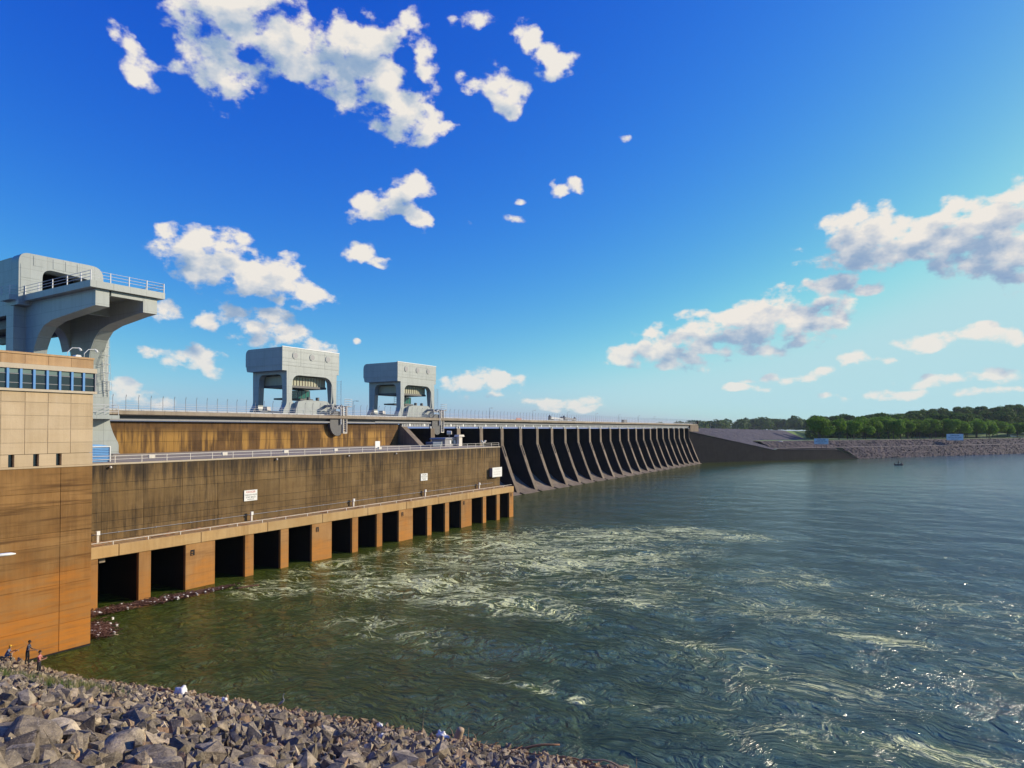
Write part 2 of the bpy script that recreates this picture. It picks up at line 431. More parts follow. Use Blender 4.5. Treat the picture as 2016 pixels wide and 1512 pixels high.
M['steel_gray'] = paint('steel_gray', (.26, .26, .28), .45, .3)
M['blue_frame'] = paint('blue_frame', (.10, .29, .60), .4, .15)
M['blue_louver'] = paint('blue_louver', (.16, .36, .66), .4, .2)
M['gate_yellow'] = paint('gate_yellow', (.60, .38, .13), .6, .35)
M['curb'] = concrete('curb', (.33, .27, .20), (.45, .38, .3), (.14, .10, .08), .5, hband=.1)
M['asphalt'] = flat('asphalt', (.06, .06, .062), .9)
M['sign_white'] = paint('sign_white', (.80, .79, .76), .5, .06)
M['sign_red'] = flat('sign_red', (.55, .05, .03), .6)
M['sign_black'] = flat('sign_black', (.03, .03, .03), .6)
def glassmat(name, col, rough=.06):
    m, nt, b = newmat(name)
    b.inputs['Base Color'].default_value = (*col, 1); b.inputs['Roughness'].default_value = rough
    b.inputs['IOR'].default_value = 1.5; b.inputs['Specular IOR Level'].default_value = .8
    return m
M['glass'] = glassmat('window_glass', (.018, .03, .035))
M['glass_teal'] = glassmat('cab_glass', (.02, .14, .11))

# ================================================================== river
def wave_h(X, Y, D):
    """sum of travelling wavelets, faded where the mesh is too coarse for them"""
    r = np.random.default_rng(3); Z = np.zeros_like(X)
    for k in range(46):
        lam = 0.9 * 1.09 ** k * r.uniform(.9, 1.1)
        a = r.uniform(-1.1, 1.1) + (0 if r.random() < .75 else PI / 2)
        ph = r.uniform(0, 6.28)
        kx, ky = math.cos(a) * 2 * PI / lam, math.sin(a) * 2 * PI / lam
        amp = .0068 * lam ** .72 * math.exp(-lam / 13)
        wob = 1.6 * np.sin(X * .061 * (1 + k % 3) + k) + 1.6 * np.sin(Y * .053 * (1 + k % 4) + 2 * k)
        fade = np.clip(lam / (D * .045) - 1., 0, 1)
        w = np.sin(kx * X + ky * Y + ph + wob)
        Z += 1.35 * amp * fade * (w * .6 + (1 - np.abs(w)) * .5)
    return Z

def build_water():
    na, nr = 620, 420
    az = np.linspace(R(-78), R(45), na)           # measured from +Y towards +X, a little wider than the view
    rr = 22 * (7000 / 22) ** (np.linspace(0, 1, nr) ** 1.25)
    A, D = np.meshgrid(az, rr)
    X = D * np.sin(A); Y = D * np.cos(A)
    boil = np.zeros_like(X)
    for (cx, cy, sx, sy, w) in ((-50, 82, 16, 30, 1.), (-30, 95, 18, 25, .6), (-45, 57, 12, 10, .7), (-15, 60, 18, 12, .5), (-2, 62, 10, 9, .5)):
        boil += w * np.exp(-((X - cx) / sx) ** 2 - ((Y - cy) / sy) ** 2)
    Z = wave_h(X, Y, D) * (.75 + 1.1 * np.clip(boil, 0, 1))
    Z[D > 420] *= .3
    V = np.stack([X, Y, Z], -1).reshape(-1, 3)
    i = np.arange(nr - 1)[:, None] * na + np.arange(na - 1)[None]
    F = np.stack([i, i + 1, i + 1 + na, i + na], -1).reshape(-1, 4)
    me = bpy.data.meshes.new('river_water'); me.from_pydata(V.tolist(), [], F.tolist())
    me.polygons.foreach_set('use_smooth', [True] * len(F))
    m, nt, b = newmat('river'); g = G(nt); P = g.pos()
    fl = g.mul(P, (1, 1, 0))
    wp = g.n('ShaderNodeTexNoise'); g.put(wp, 'Vector', fl); wp.inputs['Scale'].default_value = .10; wp.inputs['Detail'].default_value = 4
    ws = g.n('ShaderNodeVectorMath', operation='SUBTRACT'); g.put(ws, 0, wp.outputs['Color']); ws.inputs[1].default_value = (.5, .5, .5)
    wm = g.n('ShaderNodeVectorMath', operation='MULTIPLY_ADD'); g.put(wm, 0, ws.outputs[0]); wm.inputs[1].default_value = (14, 14, 0); g.put(wm, 2, fl)
    W = wm.outputs[0]
    # foam: thin torn filaments where warped noises cross their mid value, inside the boils below the draft tubes
    rt = g.n('ShaderNodeVectorRotate', rotation_type='Z_AXIS'); g.put(rt, 'Vector', W); rt.inputs['Angle'].default_value = -R(24)
    W2 = g.mul(rt.outputs[0], (.55, 1.45, 0))
    fA = g.noise(W2, .10, 5, .60, .35)
    fB = g.noise(W2, .27, 5, .62, .2)
    rA = g.m('SUBTRACT', 1., g.m('MULTIPLY', g.m('ABSOLUTE', g.m('SUBTRACT', fA, .5)), 32.), clamp=True)
    rB = g.m('SUBTRACT', 1., g.m('MULTIPLY', g.m('ABSOLUTE', g.m('SUBTRACT', fB, .5)), 20.), clamp=True)
    fine = g.noise(W2, 3.4, 6, .78, .5)
    fine2 = g.noise(fl, 7.0, 5, .75)
    mask = None
    for (cx, cy, sx, sy, w) in FOAM:
        d1 = g.n('ShaderNodeVectorMath', operation='SUBTRACT'); g.put(d1, 0, P); d1.inputs[1].default_value = (cx, cy, 0)
        d2 = g.n('ShaderNodeVectorMath', operation='MULTIPLY'); g.put(d2, 0, d1.outputs[0]); d2.inputs[1].default_value = (1 / sx, 1 / sy, 0)
        d3 = g.n('ShaderNodeVectorMath', operation='LENGTH'); g.put(d3, 0, d2.outputs[0])
        mm = g.mr(d3.outputs['Value'], 0, 1.25, w, 0, True)
        mask = mm if mask is None else g.m('MAXIMUM', mask, mm)
    fC = g.noise(W2, .62, 4, .65, .2)
    rC = g.m('SUBTRACT', 1., g.m('MULTIPLY', g.m('ABSOLUTE', g.m('SUBTRACT', fC, .5)), 15.), clamp=True)
    fil = g.m('MAXIMUM', rA, g.m('MAXIMUM', g.m('MULTIPLY', rB, .9), g.m('MULTIPLY', rC, .62)))
    f = g.m('MULTIPLY', fil, g.m('POWER', mask, .7))
    br = g.mr(fine, .42, .56, 0, 1, True)
    foam = g.m('MULTIPLY', g.mr(f, .20, .56, 0, 1, True), g.mr(g.m('ADD', br, g.m('MULTIPLY', f, .8)), .42, 1.08, 0, 1, True))
    soft = g.m('MULTIPLY', g.m('MULTIPLY', g.m('POWER', rB, .5), mask), g.mr(fine2, .4, .7, 0, .2))
    foam = g.m('MAXIMUM', foam, soft)
    patch = g.mr(g.noise(W, .07, 4, .65), .42, .62, 0, 1, True)
    glint_flecks = g.m('MULTIPLY', g.mr(g.noise(g.mul(W, (1, 1.5, 0)), 5.2, 5, .78), .60, .67, 0, 1, True), patch)
    xx = g.sep(P)
    near = g.m('MULTIPLY', g.mr(xx[1], 190, 70, 0, 1), g.mr(xx[0], -66, -30, .7, 1))
    foam = g.m('ADD', foam, g.m('MULTIPLY', glint_flecks, g.m('MULTIPLY', near, .5)), clamp=True)  # sun glints on the ripples, painted in with the foam colour
    # silt green under the boils
    mil = g.m('MULTIPLY', mask, g.mr(g.noise(W, .16, 4, .6), .35, .65, .1, 1, True))
    col = g.mix(g.m('MULTIPLY', mil, .8), g.mix(g.mr(g.sep(P)[0], -52, 60, 0, 1, True), (.066, .092, .014), (.032, .125, .195)), (.13, .17, .02))  # blue end of the gradient: sky reflection put into the base colour
    g.put(b, 'Base Color', g.mix(foam, col, (.94, .94, .46)))  # foam here also holds the painted sun glints
    g.put(b, 'Roughness', g.mr(foam, 0, 1, .12, .8))
    b.inputs['IOR'].default_value = 1.333
    h1 = g.noise(W2, .80, 6, .58, .25)
    h2 = g.noise(W2, 2.6, 4, .55, .1)
    h3 = g.noise(g.mul(W, (1., 1.4, 0)), .22, 4, .6, .6)
    cdn = g.sep(P)[1]
    far = g.mr(cdn, 70, 260, .62, .12)
    hh = g.m('ADD', g.m('MULTIPLY', h1, .92), g.m('MULTIPLY', h2, .24))
    hh = g.m('ADD', hh, g.m('MULTIPLY', g.m('MULTIPLY', h3, .55), far))
    hh = g.m('ADD', hh, g.m('MULTIPLY', g.m('MULTIPLY', fil, mask), .12))
    hh = g.m('MULTIPLY', hh, g.mr(cdn, 55, 260, 1., .20))
    g.put(b, 'Normal', g.bump(hh, .85, .8))
    o = link('river_water', me, m); o['kind'] = 'structure'
    return o
FOAM = [(-52, 88, 24, 42, .58), (-42, 98, 28, 34, .52), (-50, 62, 28, 15, .66), (-30, 75, 28, 20, .42), (-57, 92, 12, 20, .85), (-44, 106, 16, 14, .95), (-44, 84, 18, 16, .85), (-56, 76, 12, 12, .8), (-30, 118, 16, 10, .75), (-36, 60, 14, 6, .85), (-36, 120, 12, 8, .8), (-48, 62, 16, 5.5, .95), (-33, 90, 10, 9, .85), (-64, 52, 8, 9, .6), (-68, 66, 4, 18, .6), (-67, 90, 4, 20, .5),
        (-26, 67, 6, 2.4, .85), (-14.5, 57, 6, 2., .8), (-2, 67, 6, 2.6, .8), (-22.5, 41.3, 7, 1., .9), (2, 45.5, 8, 2., .75), (-13, 88, 14, 12, .45), (-8, 53, 16, 7, .40), (10, 62, 12, 9, .42), (-8, 43, 14, 4, .40), (8, 82, 25, 14, .36),
        (-42, 47, 16, 6, .38), (-12, 72, 20, 8, .40)]
build_water()

# ================================================================== left tower block (control wing)
TX = -61.0
def panel_rows(parent, mat, X, ycuts, zcuts, t=.05, gap=.018, name='panel', jit=.0):
    """cast-in-place lifts: one slab per joint field, standing proud of the recessed joints"""
    for i in range(len(zcuts) - 1):
        z1, z0 = zcuts[i], zcuts[i + 1]
        yc = ycuts[i % len(ycuts)] if isinstance(ycuts[0], (list, tuple)) else ycuts
        for y0, y1 in zip(yc[:-1], yc[1:]):
            d = random.uniform(-jit, jit)
            o = obj(name, B(X - .3, X + t + d, y0 + gap, y1 - gap, z0 + gap, z1 - gap), mat, parent)

def build_tower():
    t = thing('powerhouse_wing', 'tall tan concrete wing at the left edge with a blue window band and orange-stained foot', 'building', (-61, 26, 0))
    Y1 = 29.62; Y0 = 8.0
    core = B((-80, TX - .06, Y0, Y1 - .04, -4, 15.77), (-80, TX - .52, Y0, Y1 - .04, 15.772, 16.965))
    core.verts.ensure_lookup_table()
    obj('wall', core, M['tower_brown'], t)
    obj('wall', B(-79.9, TX - .058, Y0 + .01, Y1 - .038, 16.97, 25.12), M['trim'], t)
    yc = [Y0, 12.6, 14.4, 16.0, 17.7, 19.4, 21.1, 22.8, 24.45, 26.11, 27.84, Y1]
    panel_rows(t, M['tower_tan'], TX - .06, yc, [22.04, 21.21, 20.12, 19.0, 17.88, 16.95], .05, jit=.004)
    # slit row: panels split round the three slits
    sl = [(23.35, 23.75), (25.08, 25.48), (26.76, 27.16)]
    edges = [Y0, 12.6, 16.0, 19.4, 22.8] + [v for s in sl for v in s] + [Y1]
    z0, z1 = 15.95, 16.95
    prev = Y0; cuts = []
    for a in [12.6, 16.0, 19.4, 22.8]: cuts.append((prev, a)); prev = a
    for s in sl:
        cuts.append((prev, s[0])); prev = s[1]
    cuts.append((prev, Y1))
    for a, b_ in cuts: obj('panel', B(TX - .36, TX - .01, a + .012, b_ - .012, z0, z1 - .018), M['tower_tan'], t)
    for s in sl:
        obj('slit_window', B(TX - .5, TX - .34, s[0], s[1], z0, z1), M['glass'], t)
    obj('ledge', B(TX - .36, TX + .02, Y0, Y1, 15.78, 15.935), M['tower_tan'], t)
    zr = [15.77, 13.7, 12.56, 10.32, 9.21, 6.91, 5.87, 3.61, 2.54, .25]
    panel_rows(t, M['tower_brown'], TX - .06, [Y0, 14, 20.2, 27.12, Y1 - .004], zr, .05, gap=.022, name='lift_panel', jit=.006)
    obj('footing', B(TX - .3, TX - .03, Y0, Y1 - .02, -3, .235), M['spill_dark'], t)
    # window band
    z0, z1 = 22.32, 23.9
    obj('sill', B(TX - .4, TX + .16, Y0, 29.86, 22.10, 22.30), M['trim'], t)
    obj('soffit_shadow_gap', B(TX - .4, TX - .10, Y0, 29.6, 22.04, 22.10), M['steel_dark'], t)
    obj('cornice', B(TX - .4, TX + .14, Y0, 29.84, 23.92, 24.32), M['trim'], t)
    mull = [17.6, 18.54, 19.48, 20.42, 21.36, 22.29, 23.21, 24.12, 25.05, 26.01, 26.94, 27.88, 28.8, 29.74]
    for a, b_ in zip(mull[:-1], mull[1:]):
        w = B(TX - .14, TX - .02, a + .06, b_ - .06, z0, z1)
        wo = obj('window', w, M['glass'], t)
        for dz in (.42, 1.15): obj('glazing_bar', B(TX - .015, TX + .02, a + .07, b_ - .07, z0 + dz, z0 + dz + .05), M['steel_gray'], wo).location = (0, 0, 0)
        obj('blind', B(TX - .018, TX - .012, a + .1, b_ - .1, z0 + 1.22, z1 - .04), flat_blind, wo).location = (0, 0, 0)
    for k, a in enumerate(mull):
        w = .085 if k < len(mull) - 1 else .05
        obj('mullion', B(TX - .1, TX + .10, a - w, a + w, z0 - .01, z1 + .015), M['blue_frame'] if k < len(mull) - 1 else M['steel_gray'], t)
    # parapet
    panel_rows(t, M['tower_parapet'], TX - .06, [Y0, 12.6, 16.0, 19.4, 22.75, 24.42, 26.1, 27.84, Y1], [25.1, 24.33], .05, gap=.012)
    obj('coping', B(TX - .5, TX + .06, Y0, Y1 + .03, 25.105, 25.27), M['tower_parapet'], t)
flat_blind = flat('blind', (.16, .24, .22), .8)
build_tower()

# roof lights on the wing
def bent_light(name, label, y, x=-62.4):
    t = thing(name, label, 'floodlight', (x, y, 25.27), 'bent-arm floodlights on the wing roof')
    bm = bmesh.new()
    tube(bm, [(x, y, 25.1), (x, y, 25.75), (x, y + .35, 26.15), (x, y + .9, 26.2)], .035)
    obj('arm', bm, M['gray_edge'], t)
    bm = bmesh.new(); tube(bm, [(x, y + .85, 26.22), (x, y + 1.0, 26.12), (x, y + 1.08, 25.98)], [.05, .1, .11], 8)
    obj('lamp_head', bm, M['gray_edge'], t)
bent_light('roof_floodlight', 'bent white floodlight arm nearer the frame edge on the wing roof', 28.15)
bent_light('roof_floodlight', 'bent dark-headed floodlight arm at the right end of the wing roof', 29.45, -62.3)
o = obj('roof_vent', prism(bmesh.new(), [rounded([(28.55, 25.2), (29.15, 25.2), (29.05, 25.55), (28.65, 25.55)], .1)], 'x', -62.6, -62.0), M['gray_edge'])
tag(o, 'small pale vent hood between the two bent roof lights', 'vent')

# ================================================================== powerhouse
PX = -75.8
def build_powerhouse():
    t = thing('powerhouse', 'long dark-stained concrete powerhouse with open draft tube bays along the water', 'building', (-76, 75, 0))
    Ya, Yb = 28.3, 120.5
    obj('core_wall', B((-103.2, PX - .06, Ya, Yb - .03, 6.0, 15.0)), M['dark'], t)
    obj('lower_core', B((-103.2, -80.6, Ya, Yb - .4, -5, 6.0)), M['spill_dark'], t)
    obj('roof', B(-103.2, PX - .4, Ya, Yb - .02, 15.01, 15.22), M['curb'], t)
    obj('coping', B(PX - .38, PX + .08, Ya, Yb + .05, 15.02, 15.22), M['trim'], t)
    zc = [15.0, 12.98, 12.0, 9.75, 8.75, 7.9, 6.63]
    yc = [Ya, 30.5, 34.1, 37.81, 42.4, 47.16, 51.9, 56.9, 61.6, 66.4, 71.0, 75.64, 80.4, 85.06, 89.6, 94.2, 98.6, 102.9, 107.3, 111.7, 116.1, Yb]
    ya2 = [Ya, 37.81, 42.4, 47.16, 56.9, 66.4, 75.64, 82.28, 85.06, 91.2, 96.39, 102.9, 111.7, Yb]
    panel_rows(t, M['ph_wall'], PX - .06, [yc, ya2, yc, yc, ya2, yc], zc, .055, gap=.02, jit=.012, name='wall_panel')
    obj('end_wall', B(-103, PX - .05, Yb - .028, Yb, -3, 15.0), M['ph_wall'], t)
    # lower structure
    U = [28.3, 47.37, 66.43, 85.04, 102.9, 120.62]
    FX = -72.4; BX = -80.5
    zt = 5.38
    op = []
    for k in range(5):
        L_ = U[k + 1] - U[k]; s = L_ / 19.06
        for a, b_ in ((1.95, 6.15), (7.5, 11.7), (13.1, 17.15)):
            op.append((U[k] + a * s, U[k] + b_ * s))
    # measured nearest bays
    prev = Ya
    pm = M['pier_conc']
    for i, (a, b_) in enumerate(op):
        pr = obj('pier', B(BX, FX, prev, a, -5, zt), pm, t); bevel(pr, .05)
        prev = b_
    pr = obj('pier', B(BX, FX, prev, U[-1], -5, zt), pm, t); bevel(pr, .05)
    for i, (a, b_) in enumerate(op):
        obj('bay_shade_plate', B((BX, FX - .35, b_ - .03, b_ + .01, -4.9, zt - .02), (BX, FX - .35, a - .01, a + .03, -4.9, zt - .02)), M['bay_shade'], t)  # thin plates added on the jambs; the bay's shade is their colour
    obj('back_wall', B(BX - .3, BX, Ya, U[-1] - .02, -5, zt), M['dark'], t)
    # gates: the last unit has its stop gates down
    for (a, b_) in op[-3:]:
        obj('gate', B(-76.0, -75.7, a - .05, b_ + .05, -1, 4.55), M['gate_yellow'], t)
        obj('gate_rib', B((-75.7, -75.62, a, b_, .9, 1.05), (-75.7, -75.62, a, b_, 2.6, 2.75), (-75.7, -75.62, a, b_, 4.3, 4.5)), M['gate_yellow'], t)
    for (a, b_) in op[:2]:
        br = obj('bracket', B((-74.0, -73.2, a + .5, a + 1.1, 4.75, 5.2)), M['curb'], t)
    # beam and deck in lengths with an open joint
    for a, b_ in zip(U[:-1], U[1:]):
        for y0, y1 in ((a, (a + b_) / 2), ((a + b_) / 2, b_)):
            o_ = obj('deck_beam', B(PX + .02, FX + .12, y0 + .02, y1 - .02, zt + .003, 6.62), M['deck_conc'], t); bevel(o_, .04)
    # square service recess on each wide pier: dark box with hinged flap
    for y, z in ((46.36, 4.3), (65.54, 4.5), (84.1, 4.6), (102.0, 4.75), (119.6, 4.8)):
        obj('service_hatch', B((FX - .02, FX + .012, y - .27, y + .27, z - .34, z + .34)), M['dark'], t)
        obj('hatch_step', B((FX, FX + .1, y - .2, y - .02, z - .25, z - .13), (FX, FX + .1, y - .2, y + .02, z + .02, z + .12)), M['pier_conc'], t)
    # conduit along the wall above the deck
    bm = bmesh.new(); tube(bm, [(PX + .09, Ya, 7.42), (PX + .09, Yb - 3, 7.42)], .035, 6)
    for y in np.arange(31, 117, 4.3): box(bm, PX, PX + .12, y - .04, y + .04, 7.35, 7.5)
    obj('conduit', bm, M['steel_gray'], t)
    # rain pipes at the far end under the camera mast
    for k, y in enumerate((109.2, 113.2, 114.0, 114.6, 111.3)):
        obj('stain_pipe', B(PX, PX + .045, y - .05, y + .05, 9.6 - (k % 2), 14.9), M['deck_conc'], t)
    # wall lamps
    for y in (38.6, 86.2, 61.0, 74.9):
        bm = bmesh.new(); bmesh.ops.create_uvsphere(bm, u_segments=8, v_segments=6, radius=.14, matrix=Matrix.Translation((PX + .2, y, 14.75))); box(bm, PX, PX + .15, y - .03, y + .03, 14.8, 14.86)
        obj('wall_lamp', bm, M['rail_white'], t)
build_powerhouse()

def railing(name, label, X, Y0, Y1, z, h, step, mat, r=.045, rails=(1.0, .5), postw=.045, loc=None, cat='railing'):
    t = thing(name, label, cat, loc or (X, Y0, z))
    n = int((Y1 - Y0) / step)
    me = None
    for k in range(n + 1):
        y = Y0 + k * step
        if me is None:
            p = obj('post', B(-postw, postw, -postw, postw, 0, h), mat, t); me = p.data
        else: p = link('post', me, mat, t)
        p.location = (X - t['origin'][0], y - t['origin'][1], z - t['origin'][2])
    for f in rails:
        bm = bmesh.new(); tube(bm, [(X, Y0, z + h * f), (X, Y1, z + h * f)], r, 6)
        obj('rail', bm, mat, t)
    return t
railing('roof_railing', 'pale pipe railing along the powerhouse roof edge', PX - .1, 30.2, 120.2, 15.22, .78, 3.0, M['rail_white'], .032, (1.0, .5), .035)
railing('deck_railing', 'low pale pipe rail along the lower draft tube deck', -72.55, 29.8, 120.2, 6.625, .36, 3.78, M['rail_white'], .035, (1.0,), .04)
# electrical boxes on the roof rail
for k, y in enumerate((43.0, 52.6, 62.4, 72.0, 82.0)):
    o = obj('junction_box', B(PX - .35, PX - .02, y, y + .75, 15.55, 15.98), M['rail_white'])
    bevel(o, .03)
    tag(o, ['pale box on the roof rail nearest the blue louvred unit', 'second pale box along the roof rail above the danger sign', 'third pale box along the powerhouse roof rail, mid-wall', 'fourth pale box along the powerhouse roof rail', 'fifth pale box on the roof rail, just before the square sign post'][k], 'box', 'junction boxes on the roof rail')
# white marker posts on the lower deck
for k, y in enumerate((37.15, 56.65, 75.6, 93.8, 111.6)):
    t = thing('marker_post', ['white marker post at the near end of the lower deck beside the tan wing', 'white marker post on the lower deck below the danger sign', 'white marker post on the lower deck between the two wall signs', 'white marker post on the lower deck below the second wall sign', 'white marker post near the far end of the lower deck'][k], 'post', (-75.3, y, 6.62), 'white marker posts on the lower deck')
    obj('post', B(-75.4, -75.2, y - .12, y + .12, 6.62, 7.35), M['rail_white'], t)
    obj('cap', B(-75.36, -75.1, y - .17, y + .17, 7.42, 7.86), M['sign_white'], t)
    obj('neck', B(-75.34, -75.26, y - .05, y + .05, 7.35, 7.42), M['steel_gray'], t)

# driftwood left on the lower deck by the last flood
bm = bmesh.new()
for k in range(230):
    y = random.uniform(30, 119); x = random.uniform(-74.8, -72.75); a = random.gauss(PI / 2, .5); l = random.uniform(.2, 1.1)
    z = 6.66 + random.random() * .1
    tube(bm, [(x, y, z), (x + math.cos(a) * l * .3, y + math.sin(a) * l, z + random.uniform(-.02, .1))], random.uniform(.02, .05), 4)
M['drift'] = flat('driftwood', (.34, .17, .08), .9)
M['drift_pale'] = flat('driftwood_pale', (.42, .30, .19), .9)
o = obj('driftwood_litter', bm, M['drift'], None); tag(o, 'broken driftwood strewn along the lower deck behind its rail', kind='stuff')

# ------------------------------------------------------------------ signs on the powerhouse wall
def text_mesh(body, size, width=None):
    cu = bpy.data.curves.new('lettering', 'FONT'); cu.body = body; cu.size = size; cu.extrude = .004; cu.align_x = 'CENTER'; cu.align_y = 'CENTER'
    return cu
def add_text(body, size, loc, mat, parent, rz=PI / 2):
    cu = text_mesh(body, size)
    tmp = bpy.data.objects.new('tmp', cu); COL.objects.link(tmp)
    me = bpy.data.meshes.new_from_object(tmp.evaluated_get(bpy.context.evaluated_depsgraph_get())); bpy.data.objects.remove(tmp)
    me.materials.clear(); me.materials.append(mat)
    o = bpy.data.objects.new('lettering', me); COL.objects.link(o)
    o.parent = parent
    o.location = Vector(loc) - Vector(parent['origin']); o.rotation_euler = (PI / 2, 0, rz)
    return o
def wall_sign(name, label, y0, y1, z0, z1, lines, off=.06, x=PX):
    t = thing(name, label, 'sign', (x, (y0 + y1) / 2, z0))
    obj('board', B(x + off, x + off + .05, y0, y1, z0, z1), M['sign_white'], t)
    obj('bracket', B((x, x + off, y0 + .2, y0 + .3, z0 + .1, z1 - .1), (x, x + off, y1 - .3, y1 - .2, z0 + .1, z1 - .1)), M['steel_gray'], t)
    H_ = z1 - z0
    for (txt, sz, f, mk) in lines:
        add_text(txt, sz, (x + off + .056, (y0 + y1) / 2, z0 + H_ * f), M[mk], t)
    return t
wall_sign('danger_sign', 'white sign with a red DANGER line on the near half of the stained wall', 55.8, 57.85, 9.3, 10.75,
          [('DANGER', .36, .82, 'sign_red'), ('TURBULENT WATER', .21, .55, 'sign_black'), ('STAY BACK', .30, .33, 'sign_black'), ('FROM DAM', .2, .13, 'sign_black')])
wall_sign('warning_sign', 'smaller white square warning sign mid-way along the stained wall', 93.05, 95.0, 9.5, 10.8,
          [('DANGER', .32, .80, 'sign_black'), ('TURBULENT WATER', .19, .56, 'sign_black'), ('STAY BACK', .26, .34, 'sign_black'), ('FROM DAM', .18, .14, 'sign_black')])
wall_sign('warning_sign', 'largest cream board standing off the far end of the stained wall', 116.1, 119.9, 8.7, 10.75,
          [('WARNING', .42, .80, 'rail_white'), ('KEEP CLEAR OF DAM', .28, .52, 'rail_white'), ('SUDDEN DISCHARGE', .28, .28, 'rail_white')], off=.85)

# ------------------------------------------------------------------ things on the powerhouse roof
def build_louver():
    t = thing('louvred_unit', 'sky blue louvred air unit on the roof tucked beside the tan wing', 'air unit', (-80, 38, 15.22))
    y0, y1 = 34.0, 40.3
    obj('housing', prism(bmesh.new(), [rounded([(y0, 15.23), (y1, 15.23), (y1, 17.0), (y1 - 1.0, 17.25), (y0, 17.25)], [0, 0, .3, .5, 0])], 'x', -82.0, -79.12), M['blue_louver'], t)
    for k in range(8):
        z = 15.4 + k * .19
        obj('slat', prism(bmesh.new(), [[(-79.12, z), (-78.98, z), (-79.1, z + .15), (-79.12, z + .15)]], 'y', y0 + .05, y1 - .12), M['blue_louver'], t)
    obj('trim', B((-79.15, -78.95, y0, y1 - .1, 16.93, 17.03), (-79.15, -78.95, y1 - .1, y1, 15.23, 17.03)), M['gray_edge'], t)
build_louver()
t = thing('roof_cabin', 'small grey cabin with a white striped front on the far end of the powerhouse roof', 'cabin', (-87, 118, 15.22))
obj('wall', B(-90, -86.2, 114.3, 121.0 - .6, 15.22, 16.75), M['steel_gray'], t)
obj('roof', prism(bmesh.new(), [rounded([(113.9, 16.75), (120.6, 16.75), (120.2, 17.1), (114.4, 17.1)], .1)], 'x', -90.3, -86.0), M['steel_gray'], t)
for k, y in enumerate((115.9, 116.75, 117.6, 118.4, 119.1, 119.7)):
    obj('window', B(-86.2, -86.12, y, y + .5, 15.75, 16.5), M['sign_white'] if k % 2 == 0 else M['glass'], t)
t = thing('water_tank', 'dark blue box tank left of the grey roof cabin', 'tank', (-86, 110.7, 15.22))
bevel(obj('tank_body', B(-87.6, -85.6, 109.2, 112.2, 15.22, 16.25), flat('tank_blue', (.06, .10, .17), .5), t), .12, 3)
obj('lid', B(-87.6, -85.6, 112.21, 112.5, 15.3, 16.3), M['gray_paint'], t)
t = thing('exhaust_stack', 'pale exhaust hood standing at the right end of the roof cabin', 'vent', (-85.5, 118.8, 15.22))
obj('duct', B(-85.9, -85.2, 118.2, 119.4, 15.22, 17.3), M['rail_white'], t)
obj('hood', prism(bmesh.new(), [[(117.6, 17.3), (119.9, 17.3), (119.6, 17.75), (117.9, 17.75)]], 'x', -86.2, -84.9), M['rail_white'], t)
bm = bmesh.new(); tube(bm, [(-87, 116.9, 17.1), (-87, 116.9, 17.9)], .05); obj('mast', bm, M['steel_gray'], t)
bm = bmesh.new(); tube(bm, [(-87.3, 116.5, 18.2), (-86.4, 117.0, 18.2)], [.5, .42], 10); obj('lamp_drum', bm, M['rail_white'], t)
t = thing('camera_mast', 'cluster of pale floodlights on the rail at the far roof corner', 'floodlight', (-76, 114.2, 15.3))
obj('post', B(-76.1, -76, 114.1, 114.25, 15.3, 16.3), M['steel_gray'], t)
for dy, dz in ((-.6, 1.15), (-.2, .9), (.35, .95), (.7, 1.2)):
    obj('lamp_head', prism(bmesh.new(), [rounded([(114.2 + dy - .18, 15.3 + dz - .15), (114.2 + dy + .18, 15.3 + dz - .1), (114.2 + dy + .15, 15.3 + dz + .15), (114.2 + dy - .15, 15.3 + dz + .12)], .05)], 'x', -76.15, -75.8), M['rail_white'], t)
obj('crossbar', B(-76.08, -75.98, 113.4, 115.1, 16.1, 16.18), M['steel_gray'], t)
t = thing('notice_board', 'small white notice on a post behind the roof rail', 'sign', (-86.5, 93, 15.22))
obj('post', B(-86.55, -86.45, 92.95, 93.05, 15.22, 15.9), M['steel_gray'], t)
obj('board', B(-86.44, -86.38, 92.45, 93.75, 15.4, 16.7), M['sign_white'], t)

